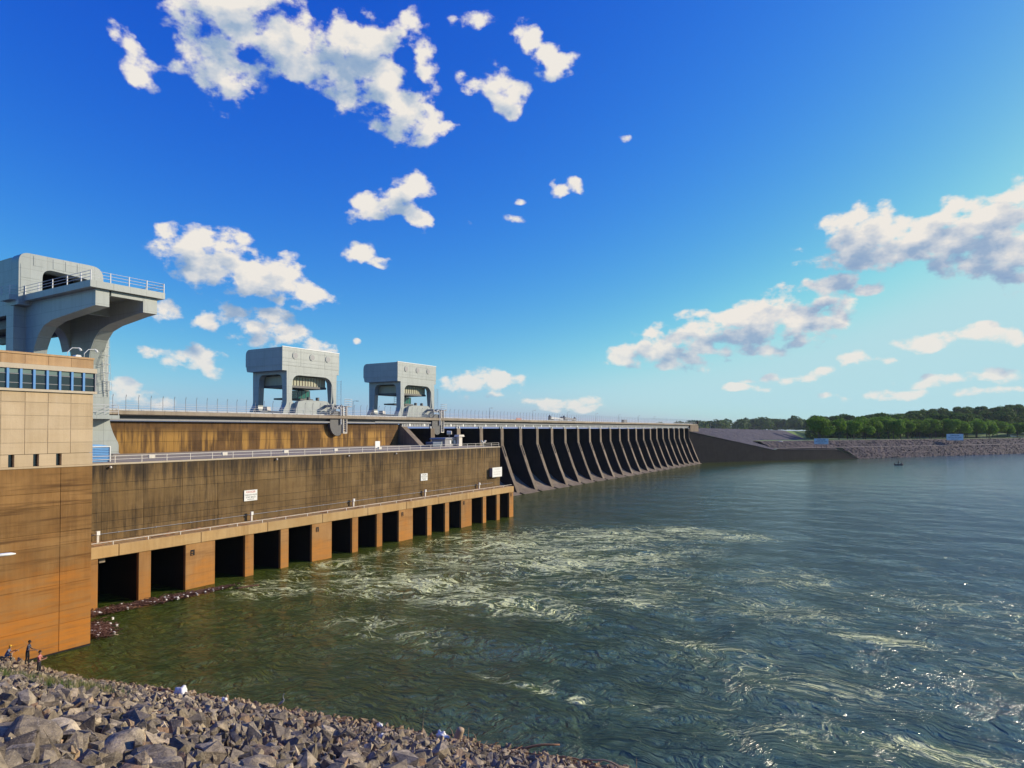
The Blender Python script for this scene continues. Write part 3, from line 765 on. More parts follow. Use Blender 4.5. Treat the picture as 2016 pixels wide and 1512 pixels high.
# ================================================================== the dam
DX = -103.0
PIERS = [129.8, 141.0, 151.9, 163.0, 174.0, 184.8, 195.1, 205.3, 215.9, 226.3, 236.6, 246.6, 256.9, 266.9, 276.6, 286.2, 295.8, 305.1, 314.5, 323.9, 333.1, 341.8, 351.3]
def build_dam():
    t = thing('dam', 'long concrete dam with brown stained wall and row of sloping spillway piers', 'dam', (-108, 120, 0))
    # non-overflow wall beside the powerhouse, in lifts
    zc = [20.28, 18.6, 17.0, 15.0]
    yc = [30, 38.5, 46.5, 54.5, 62.5, 70.5, 78.5, 86.5, 94.5, 102.5, 110.5, 118.0]
    panel_rows(t, M['dam_wall'], DX, yc, zc, .06, gap=.02, name='wall_panel', jit=.015)
    obj('wall', B((-121, DX - .04, 28, 118.0 - .02, -6, 20.25)), M['dark'], t)
    obj('end_face', B((DX - 2, DX + .02, 117.985, 118.02, 12, 20.2)), M['spill_dark'], t)
    # steep buttress at the end of the wall
    obj('buttress', prism(bmesh.new(), [[(-104.4, 20.1), (-102.9, 20.1), (-96.4, 14.8), (-94.0, 8), (-92, -4), (-104.4, -4)]], 'y', 118.6, 120.4), M['spill_conc'], t)
    # spillway piers
    w = .78
    prof = [(-118, 19.2), (-101.85, 19.2), (-101.75, 14.3), (-98.7, 6.2), (-96.2, .5), (-95.6, -3), (-118, -3)]
    for y in PIERS + [361.0]:
        obj('pier', prism(bmesh.new(), [prof], 'y', y - w, y + w), M['spill_dark'], t)  # pier body: the shade on its sides is put into the dark colour
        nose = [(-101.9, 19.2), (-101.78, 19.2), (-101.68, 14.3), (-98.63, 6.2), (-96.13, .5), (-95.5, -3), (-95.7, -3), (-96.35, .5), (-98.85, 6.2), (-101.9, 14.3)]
        o_ = obj('pier_lit_front', prism(bmesh.new(), [nose], 'y', y - w - .05, y + w + .05), M['spill_conc'], t); bevel(o_, .05)  # lit fronts as separate lighter plates over the shade-coloured body
        obj('pier_groove', prism(bmesh.new(), [[(-101.66, 14.0), (-101.53, 14.0), (-100.33, 10.9), (-100.46, 10.9)]], 'y', y - .28, y + .28), M['dark'], t)
        # bearings under the girders
        obj('bearing', prism(bmesh.new(), [[(y - w + .02, 19.21), (y - w + .42, 19.21), (y - w + .34, 19.75), (y - w + .1, 19.75)]], 'x', -102.4, -101.9), M['gray_edge'], t)
        obj('bearing', prism(bmesh.new(), [[(y + w - .42, 19.21), (y + w - .02, 19.21), (y + w - .1, 19.75), (y + w - .34, 19.75)]], 'x', -102.4, -101.9), M['gray_edge'], t)
    ys = [120.4] + [y for p in PIERS + [361.0] for y in (p - w, p + w)]
    for a, b_ in zip(ys[0::2], ys[1::2]):
        # crest gate, its pale top girder, and the smooth overflow below it
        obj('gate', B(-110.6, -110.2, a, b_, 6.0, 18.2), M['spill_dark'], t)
        obj('gate_girder', B((-110.2, -109.7, a + .02, b_ - .02, 18.21, 18.5)), M['steel_gray'], t)
        obj('gate_rib', B(*[(-110.19, -110.0, a + f * (b_ - a), a + f * (b_ - a) + .22, 6.5, 18.1) for f in (.18, .40, .62, .84)]), M['dark'], t)
        og = [(-112, 8.0), (-108, 7.4), (-104, 5.2), (-100.5, 2.6), (-98.0, 1.1), (-96.0, .45), (-94.0, -.1), (-92.0, -1.2), (-92, -5), (-112, -5)]
        obj('overflow_sill', prism(bmesh.new(), [og], 'y', a + .004, b_ - .004), M['spill_conc'], t)
    # deck
    obj('road_slab', B(-121.5, -101.75, 28, 378, 21.15, 21.45), M['curb'], t)
    for k in range(44):
        a = 28 + k * 8; b_ = min(a + 8, 378)
        if a >= 378: break
        o_ = obj('kerb_beam', B(-102.3, -101.5, a + .015, b_ - .015, 21.28, 21.86), M['curb'], t)
    obj('roadway', B(-120.5, -103.2, 28, 378, 21.455, 21.5), M['asphalt'], t)
    obj('upstream_wall', B(-121.4, -120.9, 28, 378, 21.46, 22.2), M['curb'], t)
    # long girder under the walkway, and its pale lower flange in lengths
    obj('girder', B(-103.0, -102.75, 28, 378, 20.3, 21.14), M['steel_dark'], t)
    for k in range(30):
        a = 28 + k * 11.6; b_ = a + 11.55
        if b_ > 378: break
        wz = 20.34 if b_ < 120 else 20.42
        obj('lower_flange', B(-102.74, -102.1, a, b_, wz, wz + (.26 if b_ < 120 else .34)), M['steel_gray'], t)
    # spillway bridge girder: web with stiffeners and flange
    obj('bridge_web', B(-103.05, -102.8, 118.5, 378, 19.72, 20.3), M['steel_dark'], t)
    bm = bmesh.new()
    for k in range(int((376 - 119) / .62)):
        y = 119 + k * .62
        if k % 9 == 4: box(bm, -102.8, -102.3, y - .3, y + .3, 19.74, 20.40)
        else: box(bm, -102.8, -102.45, y - .1, y + .1, 19.74, 20.40)
    so_ = obj('stiffeners', bm, M['gray_edge'], t); so_['kind'] = 'stuff'
    obj('bottom_flange', B(-103.1, -102.3, 118.5, 378, 19.6, 19.72), M['steel_gray'], t)
    obj('abutment', B(-121, -101.4, 361.8, 379, -4, 21.1), M['spill_conc'], t)
    obj('abutment_post', B(-102.6, -101.2, 377, 379.5, 21.9, 23.6), M['spill_dark'], t)
build_dam()

def build_fence():
    t = thing('security_fence', 'long fence with outward-bent posts and wires along the dam deck edge', 'fence', (-101.8, 28, 21.86))
    bm = bmesh.new(); tube(bm, [(0, 0, 0), (0, 0, 2.05), (.12, .0, 2.25), (.32, -.12, 2.42)], .04, 5)
    p0 = obj('post', bm, M['steel_gray'], t); p0.location = (0, 1, 0)
    for k in range(1, 182):
        p = link('post', p0.data, None, t); p.location = (0, 1 + k * 1.93, 0)
    for z, r in ((.55, .03), (.95, .03), (1.25, .018), (.22, .03)):
        bm = bmesh.new(); tube(bm, [(-101.8, 28, 21.86 + z), (-101.8, 378, 21.86 + z)], r, 5)
        obj('rail', bm, M['rail_pale'], t)
build_fence()
t = thing('road_parapet', 'pale low barrier running along the road in the middle of the dam deck', 'barrier', (-104, 28, 21.5))
for k in range(58):
    a = 28 + k * 6
    obj('barrier_block', B(-104.3, -104.0, a + .02, a + 5.98, 21.5, 22.18), M['rail_pale'], t)

def lamp_post(y, x=-119., z=21.5, h=4.6, arm=1.0, lab=''):
    t = thing('lamp_post', lab, 'street lamp', (x, y, z), 'lamp posts on the dam road')
    bm = bmesh.new(); tube(bm, [(x, y, z), (x, y, z + h)], [.09, .05], 6); obj('pole', bm, M['steel_gray'], t)
    bm = bmesh.new(); tube(bm, [(x, y, z + h - .05), (x + .2, y + arm * .5, z + h + .1), (x + .3, y + arm, z + h + .08)], .04, 5); obj('arm', bm, M['steel_gray'], t)
    obj('lamp_head', B(x + .15, x + .45, y + arm - .1, y + arm + .5, z + h, z + h + .14), M['steel_gray'], t)
labs = ['lamp post on the dam road between the two small gantry cranes', 'lamp post on the dam road right of the second gantry crane', 'lamp post beside the dark-ended lifting beams on the deck', 'lamp post just right of the lifting beams on the deck',
        'fifth lamp post from the left on the dam road', 'sixth lamp post from the left along the dam road', 'seventh lamp post from the left along the dam road', 'last lamp post before the end of the dam deck']
for y, l in zip((119.2, 182.5, 212.5, 241.9, 271.2, 298.9, 326.5, 352.0), labs): lamp_post(y, lab=l)
for k, (x, y) in enumerate(((-116, 384), (-114, 430), (-116, 465), (-118, 487), (-118, 560), (-119, 640))):
    lamp_post(y, x, 19.3 - k * .25, 5, 1.0, ['lamp post just past the end of the dam deck', 'second lamp post on the earth embankment crest', 'third lamp post on the embankment crest', 'fourth lamp post on the embankment crest', 'fifth, far lamp post on the embankment crest', 'farthest lamp post on the embankment crest'][k])

# lifting beams parked on the deck
for k, y in enumerate((209.0, 220.6)):
    t = thing('lifting_beam', ['long pale lifting beam with dark end drums, nearer one on the deck', 'long lifting beam with dark end drums, farther one on the deck'][k], 'machinery', (-110, y, 21.5), 'lifting beams parked on the dam deck')
    obj('beam', prism(bmesh.new(), [[(y, 22.7), (y + 10, 22.5), (y + 10, 23.0), (y + .3, 23.6)]], 'x', -110.6, -109.4), M['rail_pale'] if k == 0 else M['steel_gray'], t)
    obj('stand', B((-110.5, -109.5, y + 2, y + 2.4, 21.5, 22.68), (-110.5, -109.5, y + 8, y + 8.4, 21.5, 22.55)), M['steel_dark'], t)
    for yy, hh in ((y, 2.6), (y + 9.4, 2.2)):
        bm = bmesh.new(); tube(bm, [(-110, yy, 21.6), (-110, yy, 21.6 + hh * .75), (-110, yy, 21.6 + hh)], [.6, .6, .15], 8)
        obj('drum', bm, M['steel_dark'], t)
t = thing('traffic_barricade', 'orange and white barricade on the deck right of the second crane', 'barricade', (-104, 176, 21.5))
for z in (21.9, 22.3): obj('board', B(-103.7, -103.6, 174.4, 177.6, z, z + .25), flat('safety_orange', (.7, .16, .03), .6), t)
for y in (174.8, 177.0): obj('leg', B(-103.75, -103.55, y, y + .1, 21.5, 22.6), M['rail_white'], t)
t = thing('deck_cabinet', 'dark grey cabinet on the dam deck past the lifting beams', 'cabinet', (-103.5, 270, 21.5))
obj('cabinet_body', B(-104, -103, 264.5, 268.5, 21.5, 23.1), M['steel_dark'], t); obj('door', B(-103, -102.95, 265, 268, 21.8, 22.9), M['steel_gray'], t)

# ------------------------------------------------------------------ small gantry cranes
def build_gantry():
    """local frame: front face at x=0, near (-Y) face at y=0, rail level z=21.8 given as world z"""
    t = thing('gantry_crane', 'grey gantry crane with three round fans, nearer one straddling the dam road', 'crane', (-105, 85.85, 21.5), 'small gantry cranes on the dam road')
    X = -105.; Y = 85.85
    gp = M['gray_paint']
    W = 15.15; Dp = 11.3
    # machinery house: rounded at its back top edge
    hp = rounded([(X - Dp, 31.75), (X - .05, 31.75), (X - .05, 35.4), (X - Dp, 35.4)], [.3, 0, 0, 1.3], 6)
    house = obj('machinery_house', prism(bmesh.new(), [hp], 'y', Y, Y + W), gp, t)
    sk = rounded([(X - Dp + .3, 30.75), (X - .06, 30.75), (X - .06, 31.74), (X - Dp + .15, 31.74)], [.5, 0, 0, 0], 4)
    obj('skirt', prism(bmesh.new(), [sk], 'y', Y + .05, Y + W - .05), gp, t)
    obj('roof_edge', B(X - .25, X + .03, Y - .03, Y + W + .03, 35.41, 35.58), M['gray_edge'], t)
    # cladding on the front, in three columns
    for a, b_ in ((0, 4.6), (4.6, 11.0), (11.0, W)):
        for z0, z1 in ((31.78, 32.5), (32.5, 33.2), (33.2, 34.65), (34.65, 35.38)):
            obj('cladding_panel', B(X - .05, X - .005, Y + a + .02, Y + b_ - .02, z0 + .015, z1 - .015), gp, t)
    for yc in (3.2, 7.6, 11.9):
        bm = bmesh.new(); tube(bm, [(X - .01, Y + yc, 33.9), (X + .10, Y + yc, 33.9)], .72, 16)
        f = obj('fan', bm, M['gray_paint'], t)
        bm = bmesh.new(); tube(bm, [(X + .101, Y + yc, 33.9), (X + .12, Y + yc, 33.9)], .55, 16); fb = obj('fan_grille', bm, M['steel_gray'], f); fb.location = (0, 0, 0)
    # front and rear portals (YZ plane)
    o_ = [(1.1, 30.74), (14.4, 30.74), (14.3, 22.9), (14.6, 21.9), (11.9, 21.9), (11.9, 22.5), (3.8, 22.5), (3.8, 21.9), (.25, 21.9), (.35, 22.9), (1.15, 24.0)]
    outer = [(Y + a, z) for a, z in rounded(o_, [0, 0, .3, 0, 0, .2, .2, 0, 0, .5, .8], 3)]
    h_ = [(2.55, 30.0), (12.9, 30.0), (13.6, 24.3), (2.35, 24.3)]
    hole = [(Y + a, z) for a, z in rounded(h_, [1.9, 2.2, .8, 1.0], 7)]
    obj('front_portal', prism(bmesh.new(), [outer, hole], 'x', X - 1.35, X), gp, t)
    h2 = [(Y + a, z) for a, z in rounded([(2.6, 29.8), (12.9, 29.8), (13.4, 22.9), (2.5, 22.9)], [1.9, 2.0, 1, 1], 7)]
    obj('rear_portal', prism(bmesh.new(), [outer, h2], 'x', X - Dp + .9, X - Dp + 2.1), gp, t)
    # side frames (XZ plane)
    so1 = [(X - .03, 30.75), (X - .03, 26.5), (X - .35, 23.6), (X - .04, 22.6), (X - .04, 21.9), (X - Dp + .2, 21.9), (X - Dp + .3, 22.8), (X - Dp + 1.15, 24.2), (X - Dp + 1.6, 30.75)]
    so_ = rounded(so1, [0, 1.0, .8, .2, 0, 0, .3, .8, 0], 4)
    sh = rounded([(X - 1.6, 30.1), (X - .95, 22.6), (X - Dp + 2.5, 22.6), (X - Dp + 2.9, 30.1)], [1.2, .7, 1.3, 1.3], 7)
    for k, (a, b_) in enumerate(((1.13, 2.4), (13.0, 14.27))):
        obj('side_frame', prism(bmesh.new(), [so_, sh], 'y', Y + a, Y + b_), gp, t)
    # hoist trolley slung inside with its ribbed skirt
    obj('hoist_house', B(X - Dp + 2.4, X - 1.9, Y + 2.7, Y + 12.9, 28.0, 29.9), paint('hoist_beige', (.42, .42, .30), .6, .4), t)
    obj('hoist_rib', B(*[(X - 1.9, X - 1.8, Y + 2.9 + k * .75, Y + 3.02 + k * .75, 28.05, 29.7) for k in range(14)]), M['curb'], t)
    obj('hoist_base', B(X - Dp + 2.3, X - 1.7, Y + 2.55, Y + 13.0, 27.55, 27.99), M['steel_dark'], t)
    # operator's cab and its walkway on the far legs
    cab = obj('cab', B(X - 8.6, X - 6.6, Y + 9.5, Y + 12.8, 25.7, 27.4), M['glass_teal'], t)
    obj('cab_frame', B(*[(X - 6.62, X - 6.55, Y + 9.5 + k * 1.1 - .05, Y + 9.5 + k * 1.1 + .05, 25.7, 27.4) for k in range(4)]), M['steel_dark'], t)
    obj('walkway', B(X - 9.5, X - 6.0, Y + 5.6, Y + 13.2, 25.25, 25.6), M['steel_dark'], t)
    rl = B(); 
    for z in (26.1, 26.6, 27.1): tube(rl, [(X - 6.1, Y + 5.6, z), (X - 6.1, Y + 9.4, z)], .04, 5)
    for y in (5.7, 7.5, 9.3): tube(rl, [(X - 6.1, Y + y, 25.6), (X - 6.1, Y + y, 27.1)], .04, 5)
    obj('walkway_rail', rl, M['gray_edge'], t)
    # bogie beam and buffers at rail level
    sb = [(Y + a, z) for a, z in rounded([(2.4, 22.0), (12.2, 22.0), (12.4, 23.4), (11.0, 24.9), (5.2, 24.95), (3.2, 24.6)], [.2, .2, .5, .6, .8, .3], 4)]
    obj('sill_beam', prism(bmesh.new(), [sb], 'x', X + .02, X + .9), gp, t)
    for y in (6.0, 8.4): bevel(obj('motor', B(X + .1, X + .7, Y + y, Y + y + .6, 24.96, 25.6), M['steel_dark'], t), .08)
    bevel(obj('end_motor', prism(bmesh.new(), [[(X - 6.8, 22.75), (X - 5.2, 22.75), (X - 5.4, 23.6), (X - 6.5, 23.6)]], 'y', Y + .6, Y + 1.6), M['steel_gray'], t), .05)
    tr = bmesh.new()
    for y in (1.2, 2.9, 12.0, 13.6): tube(tr, [(X - .9, Y + y, 21.86), (X - .4, Y + y, 21.86)], .36, 10)
    obj('wheels', tr, M['steel_dark'], t)
    # cable reel, exhaust bend and access ladder hanging outside the deck edge
    bm = bmesh.new(); tube(bm, [(X + 2.3, Y + 11.9, 21.3), (X + 2.95, Y + 11.9, 21.3)], 2.1, 20)
    for v in bm.verts: v.co.z = 21.3 + (v.co.z - 21.3) * 1.25 - 1.1
    rl_ = obj('cable_reel', bm, M['steel_dark'], t)
    obj('outrigger', B((X + .9, X + 3.0, Y + 10.2, Y + 10.7, 23.6, 24.1), (X + .9, X + 3.0, Y + 12.9, Y + 13.3, 23.6, 24.1), (X + 2.6, X + 3.1, Y + 10.2, Y + 13.3, 23.3, 23.6)), M['steel_gray'], t)
    bm = bmesh.new(); tube(bm, [(X + 3.1, Y + 11.4, 23.6), (X + 3.2, Y + 12.1, 23.9), (X + 3.2, Y + 12.55, 23.2), (X + 3.2, Y + 12.6, 20.0)], .16, 8); obj('exhaust_pipe', bm, M['rail_pale'], t)
    ld = obj('ladder', B((X + 2.6, X + 3.2, Y + 13.25, Y + 13.38, 18.3, 24.0), (X + 2.6, X + 3.2, Y + 14.3, Y + 14.43, 18.3, 24.0), (X + 2.6, X + 3.2, Y + 13.25, Y + 14.43, 18.1, 18.3)), M['rail_white'], t)
    rg = obj('rung', B(*[(X + 2.85, X + 2.95, Y + 13.38, Y + 14.3, 18.5 + k * .42, 18.6 + k * .42) for k in range(13)]), M['rail_white'], ld); rg.location = (0, 0, 0); rg.name = 'rungs'; rg['kind'] = 'stuff'
    bm = bmesh.new()
    for z in (24.0, 24.5, 25.0, 25.5):
        tube(bm, [(X + 2.5, Y + 14.4, z), (X + 2.5, Y + 16.5, z), (X + .3, Y + 16.5, z)], .035, 5)
    for y in (14.4, 16.5): tube(bm, [(X + 2.5, Y + y, 23.9), (X + 2.5, Y + y, 25.5)], .04, 5)
    for k in range(8): tube(bm, [(X, Y + 14.5, 25.5 + k * .55), (X + .7, Y + 15.1, 25.5 + k * .55), (X, Y + 15.6, 25.5 + k * .55)], .025, 4)
    for dx, dy in ((0, 14.6), (.7, 15.1), (0, 15.6)): tube(bm, [(X + dx, Y + dy, 24), (X + dx, Y + dy, 29.6)], .03, 4)
    obj('ladder_cage', bm, M['gray_edge'], t)
    obj('landing', B(X + .2, X + 2.6, Y + 14.45, Y + 16.5, 23.8, 23.92), M['steel_gray'], t)
    return t
g1 = build_gantry()
g2 = copy_tree(g1); g2.location.y += 34.0; g2.location.x += .2
g2['label'] = 'grey gantry crane with three round fans, the farther and smaller-looking of the pair'

# ------------------------------------------------------------------ big crane over the powerhouse
def build_big():
    t = thing('intake_crane', 'huge grey gantry crane at the left with a railed cantilever platform and arched legs', 'crane', (-91, 42, 15.3))
    gp = M['gray_paint']
    # front portal frame (YZ) with rounded corners
    fo = rounded([(36.8, 29.0), (36.8, 41.2), (46.7, 41.2), (46.9, 34.8), (45.5, 34.8), (45.5, 29.0), (43.7, 29.0), (43.7, 34.8), (39.3, 34.8), (39.3, 29.0)][::-1], [0, 0, 0, 0, 0, 0, 0, 1.5, 1.3, 0], 6)
    fo = rounded([(36.8, 34.6), (46.9, 34.6), (46.7, 41.2), (36.8, 41.2)], [0, 0, 1.5, 1.2], 7)
    fh = rounded([(39.4, 35.9), (45.9, 35.9), (45.4, 39.2), (39.4, 39.6)], [0, 0, 1.1, 1.3], 7)
    obj('front_portal', prism(bmesh.new(), [fo, fh], 'x', -96.2, -94.0), gp, t)
    for z0, z1, y0, y1 in ((39.75, 41.0, 38.4, 39.5), (39.75, 41.0, 40.6, 42.0), (39.75, 41.0, 42.05, 43.4), (39.75, 41.0, 43.45, 44.6), (36.2, 38.0, 37.0, 39.2), (38.05, 39.7, 37.0, 39.2)):
        obj('cladding_panel', B(-94.01, -93.965, y0, y1, z0, z1), gp, t)
    obj('inner_wall', B(-101.6, -101.3, 37.4, 46.4, 35.2, 40.6), M['dark'], t)
    # machinery house behind the frame
    hp = rounded([(-96.2, 33.5), (-96.2, 40.75), (-121, 40.75), (-121, 33.5)], [0, .2, 1.5, 0], 5)
    hb = prism(bmesh.new(), [hp], 'y', 36.9, 37.15); obj('house_side', hb, gp, t)
    obj('house_side', prism(bmesh.new(), [hp], 'y', 46.3, 46.55), gp, t)
    obj('house_roof', B(-120.5, -96.2, 37.15, 46.3, 40.4, 40.7), gp, t)
    obj('house_floor', B(-121, -96.2, 37.15, 46.3, 33.4, 33.8), M['steel_dark'], t)
    obj('floor_girder', B((-121, -96.5, 38.0, 38.8, 32.2, 33.38), (-121, -96.5, 44.6, 45.4, 32.2, 33.38)), M['steel_dark'], t)
    # cantilever girders running into the arched legs (XZ), near and far
    prof = [(-78.45, 35.05), (-78.45, 33.15), (-80.5, 33.0), (-86.2, 32.35), (-88.4, 31.8), (-89.8, 30.7), (-90.8, 29.2), (-91.2, 27.5), (-91.4, 25.0), (-91.4, 21.5),
            (-95.3, 21.5), (-95.3, 26.0), (-95.7, 28.6), (-96.3, 30.5), (-97.2, 32.0), (-98.2, 33.1), (-98.2, 35.05)]
    for a, b_, sh_ in ((38.2, 39.7, 2.3), (43.6, 45.3, 0)):
        obj('arched_leg', prism(bmesh.new(), [[(x - (sh_ if x < -86 else 0) * (1 if x > -94 else .3), z) for x, z in prof]], 'y', a, b_), gp, t)
    # the far leg widens behind; near rear column
    obj('rear_column', B(-97.4, -95.4, 36.85, 38.6, 15.6, 34.55), gp, t)
    obj('rear_column', B(-96.6, -91.5, 45.31, 46.3, 21.5, 33.0), gp, t)
    # flared feet (YZ), waist at walkway level
    ft = rounded([(43.62, 25.5), (43.9, 22), (44.05, 19.6), (43.5, 18.3), (42.5, 17.3), (41.3, 16.9), (41.3, 15.75), (47.6, 15.75), (47.6, 17.0), (46.9, 18.3), (46.35, 20), (46.3, 25.5)], [0, 1, 1, .8, .8, .2, 0, 0, .3, 1, 1, 0], 3)
    obj('foot', prism(bmesh.new(), [ft], 'x', -94.6, -91.25), gp, t)
    fn = [(y - 5.6, z) for y, z in ft]; obj('foot', prism(bmesh.new(), [fn], 'x', -94.6, -91.25), gp, t)
    obj('truck', B((-94.3, -91.2, 41.2, 47.7, 15.62, 15.74), (-94.0, -91.8, 45.9, 47.2, 15.23, 15.6), (-94.0, -91.8, 42.0, 43.4, 15.23, 15.6)), M['steel_gray'], t)
    # cross beam between the legs, arched below
    cb = rounded([(39.9, 34.9), (43.6, 34.9), (43.6, 29.5), (43.15, 31.6), (42.2, 32.6), (41.3, 32.6), (40.3, 31.6), (39.9, 29.5)], [0, 0, 0, .8, .5, .5, .8, 0], 4)
    obj('cross_beam', prism(bmesh.new(), [cb], 'x', -98.1, -95.9), gp, t)
    obj('end_beam', B(-79.0, -78.47, 39.91, 43.59, 34.5, 35.04), gp, t)
    obj('cross_tie', B(-86.5, -86.0, 39.91, 43.59, 33.3, 35.0), gp, t)
    # platform
    pf = [(-93.9, 37.4), (-77.95, 37.4), (-77.95, 46.0), (-93.9, 46.0)]
    obj('platform', prism(bmesh.new(), [pf], 'z', 35.08, 35.85), gp, t)
    obj('platform_step', prism(bmesh.new(), [[(-97.6, 36.2), (-95.0, 36.2), (-94.2, 37.39), (-97.6, 37.39)]], 'z', 35.2, 35.85), gp, t)
    # railing round the platform
    path = [(-97.4, 36.3), (-95.1, 36.3), (-93.9, 37.5), (-78.05, 37.5), (-78.05, 45.9), (-93.8, 45.9)]
    for k, z in enumerate((36.25, 36.6, 36.95)):
        bm = bmesh.new()
        for p, q in zip(path[:-1], path[1:]): tube(bm, [(p[0], p[1], z), (q[0], q[1], z)], .03, 5)
        obj('rail', bm, M['rail_pale'], t)
    pts = [(-97.4, 36.3), (-95.1, 36.3), (-93.9, 37.5)] + [(x, 37.5) for x in (-90.4, -86.9, -83.4, -80.2)] + [(-78.05, 37.5), (-78.05, 39.6), (-78.05, 41.7), (-78.05, 43.8), (-78.05, 45.9)] + [(x, 45.9) for x in (-82, -86, -90, -93.8)]
    pm = None
    for x, y in pts:
        if pm is None: p = obj('rail_post', B(-.05, .05, -.05, .05, 35.85 - 15.3, 37.0 - 15.3), M['rail_pale'], t); pm = p.data
        else: p = link('rail_post', pm, None, t)
        p.location = (x + 91, y - 42, 0)
    # ladder with cage on the far leg
    lx = -91.15
    bm = bmesh.new()
    lad = [(lx, 45.55, 31.6), (lx, 45.6, 28.4), (lx + .02, 45.9, 23.4)]
    for dy in (-.26, .26): tube(bm, [(x, y + dy, z) for x, y, z in lad], .045, 5)
    lo = obj('ladder', bm, M['gray_edge'], t)
    bm = bmesh.new()
    for k in range(26):
        z = 23.6 + k * .31; y = 45.55 + max(0, (28.4 - z)) * .065
        tube(bm, [(lx, y - .26, z), (lx, y + .26, z)], .02, 4)
    q = obj('rungs', bm, M['gray_edge'], lo); q.location = (0, 0, 0); q['kind'] = 'stuff'
    bm = bmesh.new()
    for k in range(7):
        z = 24.2 + k * 1.15; y = 45.55 + max(0, (28.4 - z)) * .065
        tube(bm, [(lx, y - .4, z), (lx + .7, y - .3, z), (lx + .85, y, z), (lx + .7, y + .3, z), (lx, y + .4, z)], .03, 4)
    for a, b_ in ((.7, -.3), (.85, 0), (.7, .3)): tube(bm, [(lx + a, 45.55 + b_, 31.2), (lx + a, 45.6 + b_, 28.4), (lx + a, 45.9 + b_, 24.2)], .025, 4)
    obj('ladder_cage', bm, M['gray_edge'], t)
    # maintenance walkway round the legs
    obj('walkway', B(-91.2, -89.2, 35.5, 46.6, 20.35, 20.85), gp, t)
    bm = bmesh.new()
    for z in (21.3, 21.75, 22.2): tube(bm, [(-89.3, 35.5, z), (-89.3, 46.5, z), (-91.0, 46.5, z)], .035, 5)
    for y in np.arange(36.0, 46.6, 1.75): tube(bm, [(-89.3, y, 20.85), (-89.3, y, 22.2)], .04, 5)
    obj('walkway_rail', bm, M['rail_pale'], t)
    obj('walkway_door_hinge', B(-91.24, -91.1, 44.4, 44.9, 29.4, 29.6), M['steel_dark'], t)
build_big()
t = thing('crane_rail', 'steel crane rail on the powerhouse roof', 'rail', (-93, 70, 15.22))
obj('rail_head', B(-93.1, -92.8, 30, 118, 15.225, 15.38), M['steel_gray'], t)

# ================================================================== near bank of riprap
BN = np.array([0.245, -0.9695]); BT = np.array([0.9695, 0.245]); BP = np.array([-55., 24.]); BS = 0.441
def bank_z(t, d):
    """t along the shore, d up the slope from the water line"""
    z = 0.3 + BS * d + .8 * np.exp(-((t + 4.5) / 3.4) ** 2 - ((d - .5) / 2.4) ** 2) - .55 * np.clip((t - 18) / 24, 0, 1)
    return np.minimum(z, 16.6 + 0 * d)
def bank_xy(t, d): return BP[0] + BT[0] * t + BN[0] * d, BP[1] + BT[1] * t + BN[1] * d
def build_bank():
    ts = np.arange(-30, 190, 1.2); ds = np.concatenate([np.arange(-9, 40, 1.0), [44, 60, 120]])
    T, D = np.meshgrid(ts, ds)
    X, Y = bank_xy(T, D); Z = bank_z(T, D) - .22 + rng.normal(0, .06, T.shape) - np.where(D < 0, .1, 0)
    n = len(ts)
    V = np.stack([X, Y, Z], -1).reshape(-1, 3)
    i = np.arange(len(ds) - 1)[:, None] * n + np.arange(n - 1)[None]
    F = np.stack([i, i + n, i + n + 1, i + 1], -1).reshape(-1, 4)
    me = bpy.data.meshes.new('river_bank'); me.from_pydata(V.tolist(), [], F.tolist())
    m, nt, b = newmat('bank_dirt'); g = G(nt)
    nz = g.noise(g.pos(), 2.2, 6, .7)
    g.put(b, 'Base Color', g.mix(g.mr(nz, .35, .65), (.055, .042, .034), (.16, .115, .075))); b.inputs['Roughness'].default_value = .95
    g.put(b, 'Normal', g.bump(nz, .8, .15))
    return link('river_bank', me, m)
bank = build_bank(); bank['kind'] = 'structure'

# rock material: per-rock tone from an attribute
m, nt, b = newmat('riprap_rock'); g = G(nt)
at = g.n('ShaderNodeAttribute', attribute_name='tone'); oi = g.n('ShaderNodeObjectInfo')
tcn = g.n('ShaderNodeTexCoord'); P = g.pos()
ra = g.noise(P, 3.2, 7, .72, .5); rb = g.noise(g.mul(P, (1, 1, 4)), 7, 5, .7); rv = g.noise(P, 19, 3, .6)
tone = g.m('FRACT', g.m('ADD', at.outputs['Fac'], g.m('MULTIPLY', oi.outputs['Random'], 7.3)))
cr = g.n('ShaderNodeValToRGB'); g.put(cr, 0, tone)
e = cr.color_ramp.elements; e[0].position = 0; e[0].color = (.25, .19, .125, 1); e[1].position = 1; e[1].color = (.52, .36, .21, 1)
for p_, c_ in ((.25, (.35, .285, .205)), (.5, (.46, .36, .24)), (.7, (.25, .205, .15)), (.85, (.60, .48, .32)), (.93, (.38, .22, .14))):
    x = e.new(p_); x.color = (*c_, 1)
c = g.mix(g.mr(ra, .38, .62, 0, .75, True), cr.outputs[0], (.10, .082, .070))
vt = g.n('ShaderNodeHueSaturation'); g.put(vt, 'Value', g.mr(g.m('FRACT', g.m('MULTIPLY', tone, 5.7)), 0, 1, .55, 1.3)); g.put(vt, 'Color', c); c = vt.outputs[0]
c = g.mix(g.mr(rb, .52, .75, 0, .65, True), c, (.46, .39, .33))
zz = g.sep(P)[2]
c = g.mix(g.mr(zz, 2.4, .2, 0, .55, True), c, (.40, .27, .15))       # dried silt on the stones near the water
c = g.mix(g.mr(zz, .35, .0, 0, .7, True), c, (.05, .045, .03))       # wet at the water line
g.put(b, 'Base Color', c); b.inputs['Roughness'].default_value = .88; b.inputs['Specular IOR Level'].default_value = .3
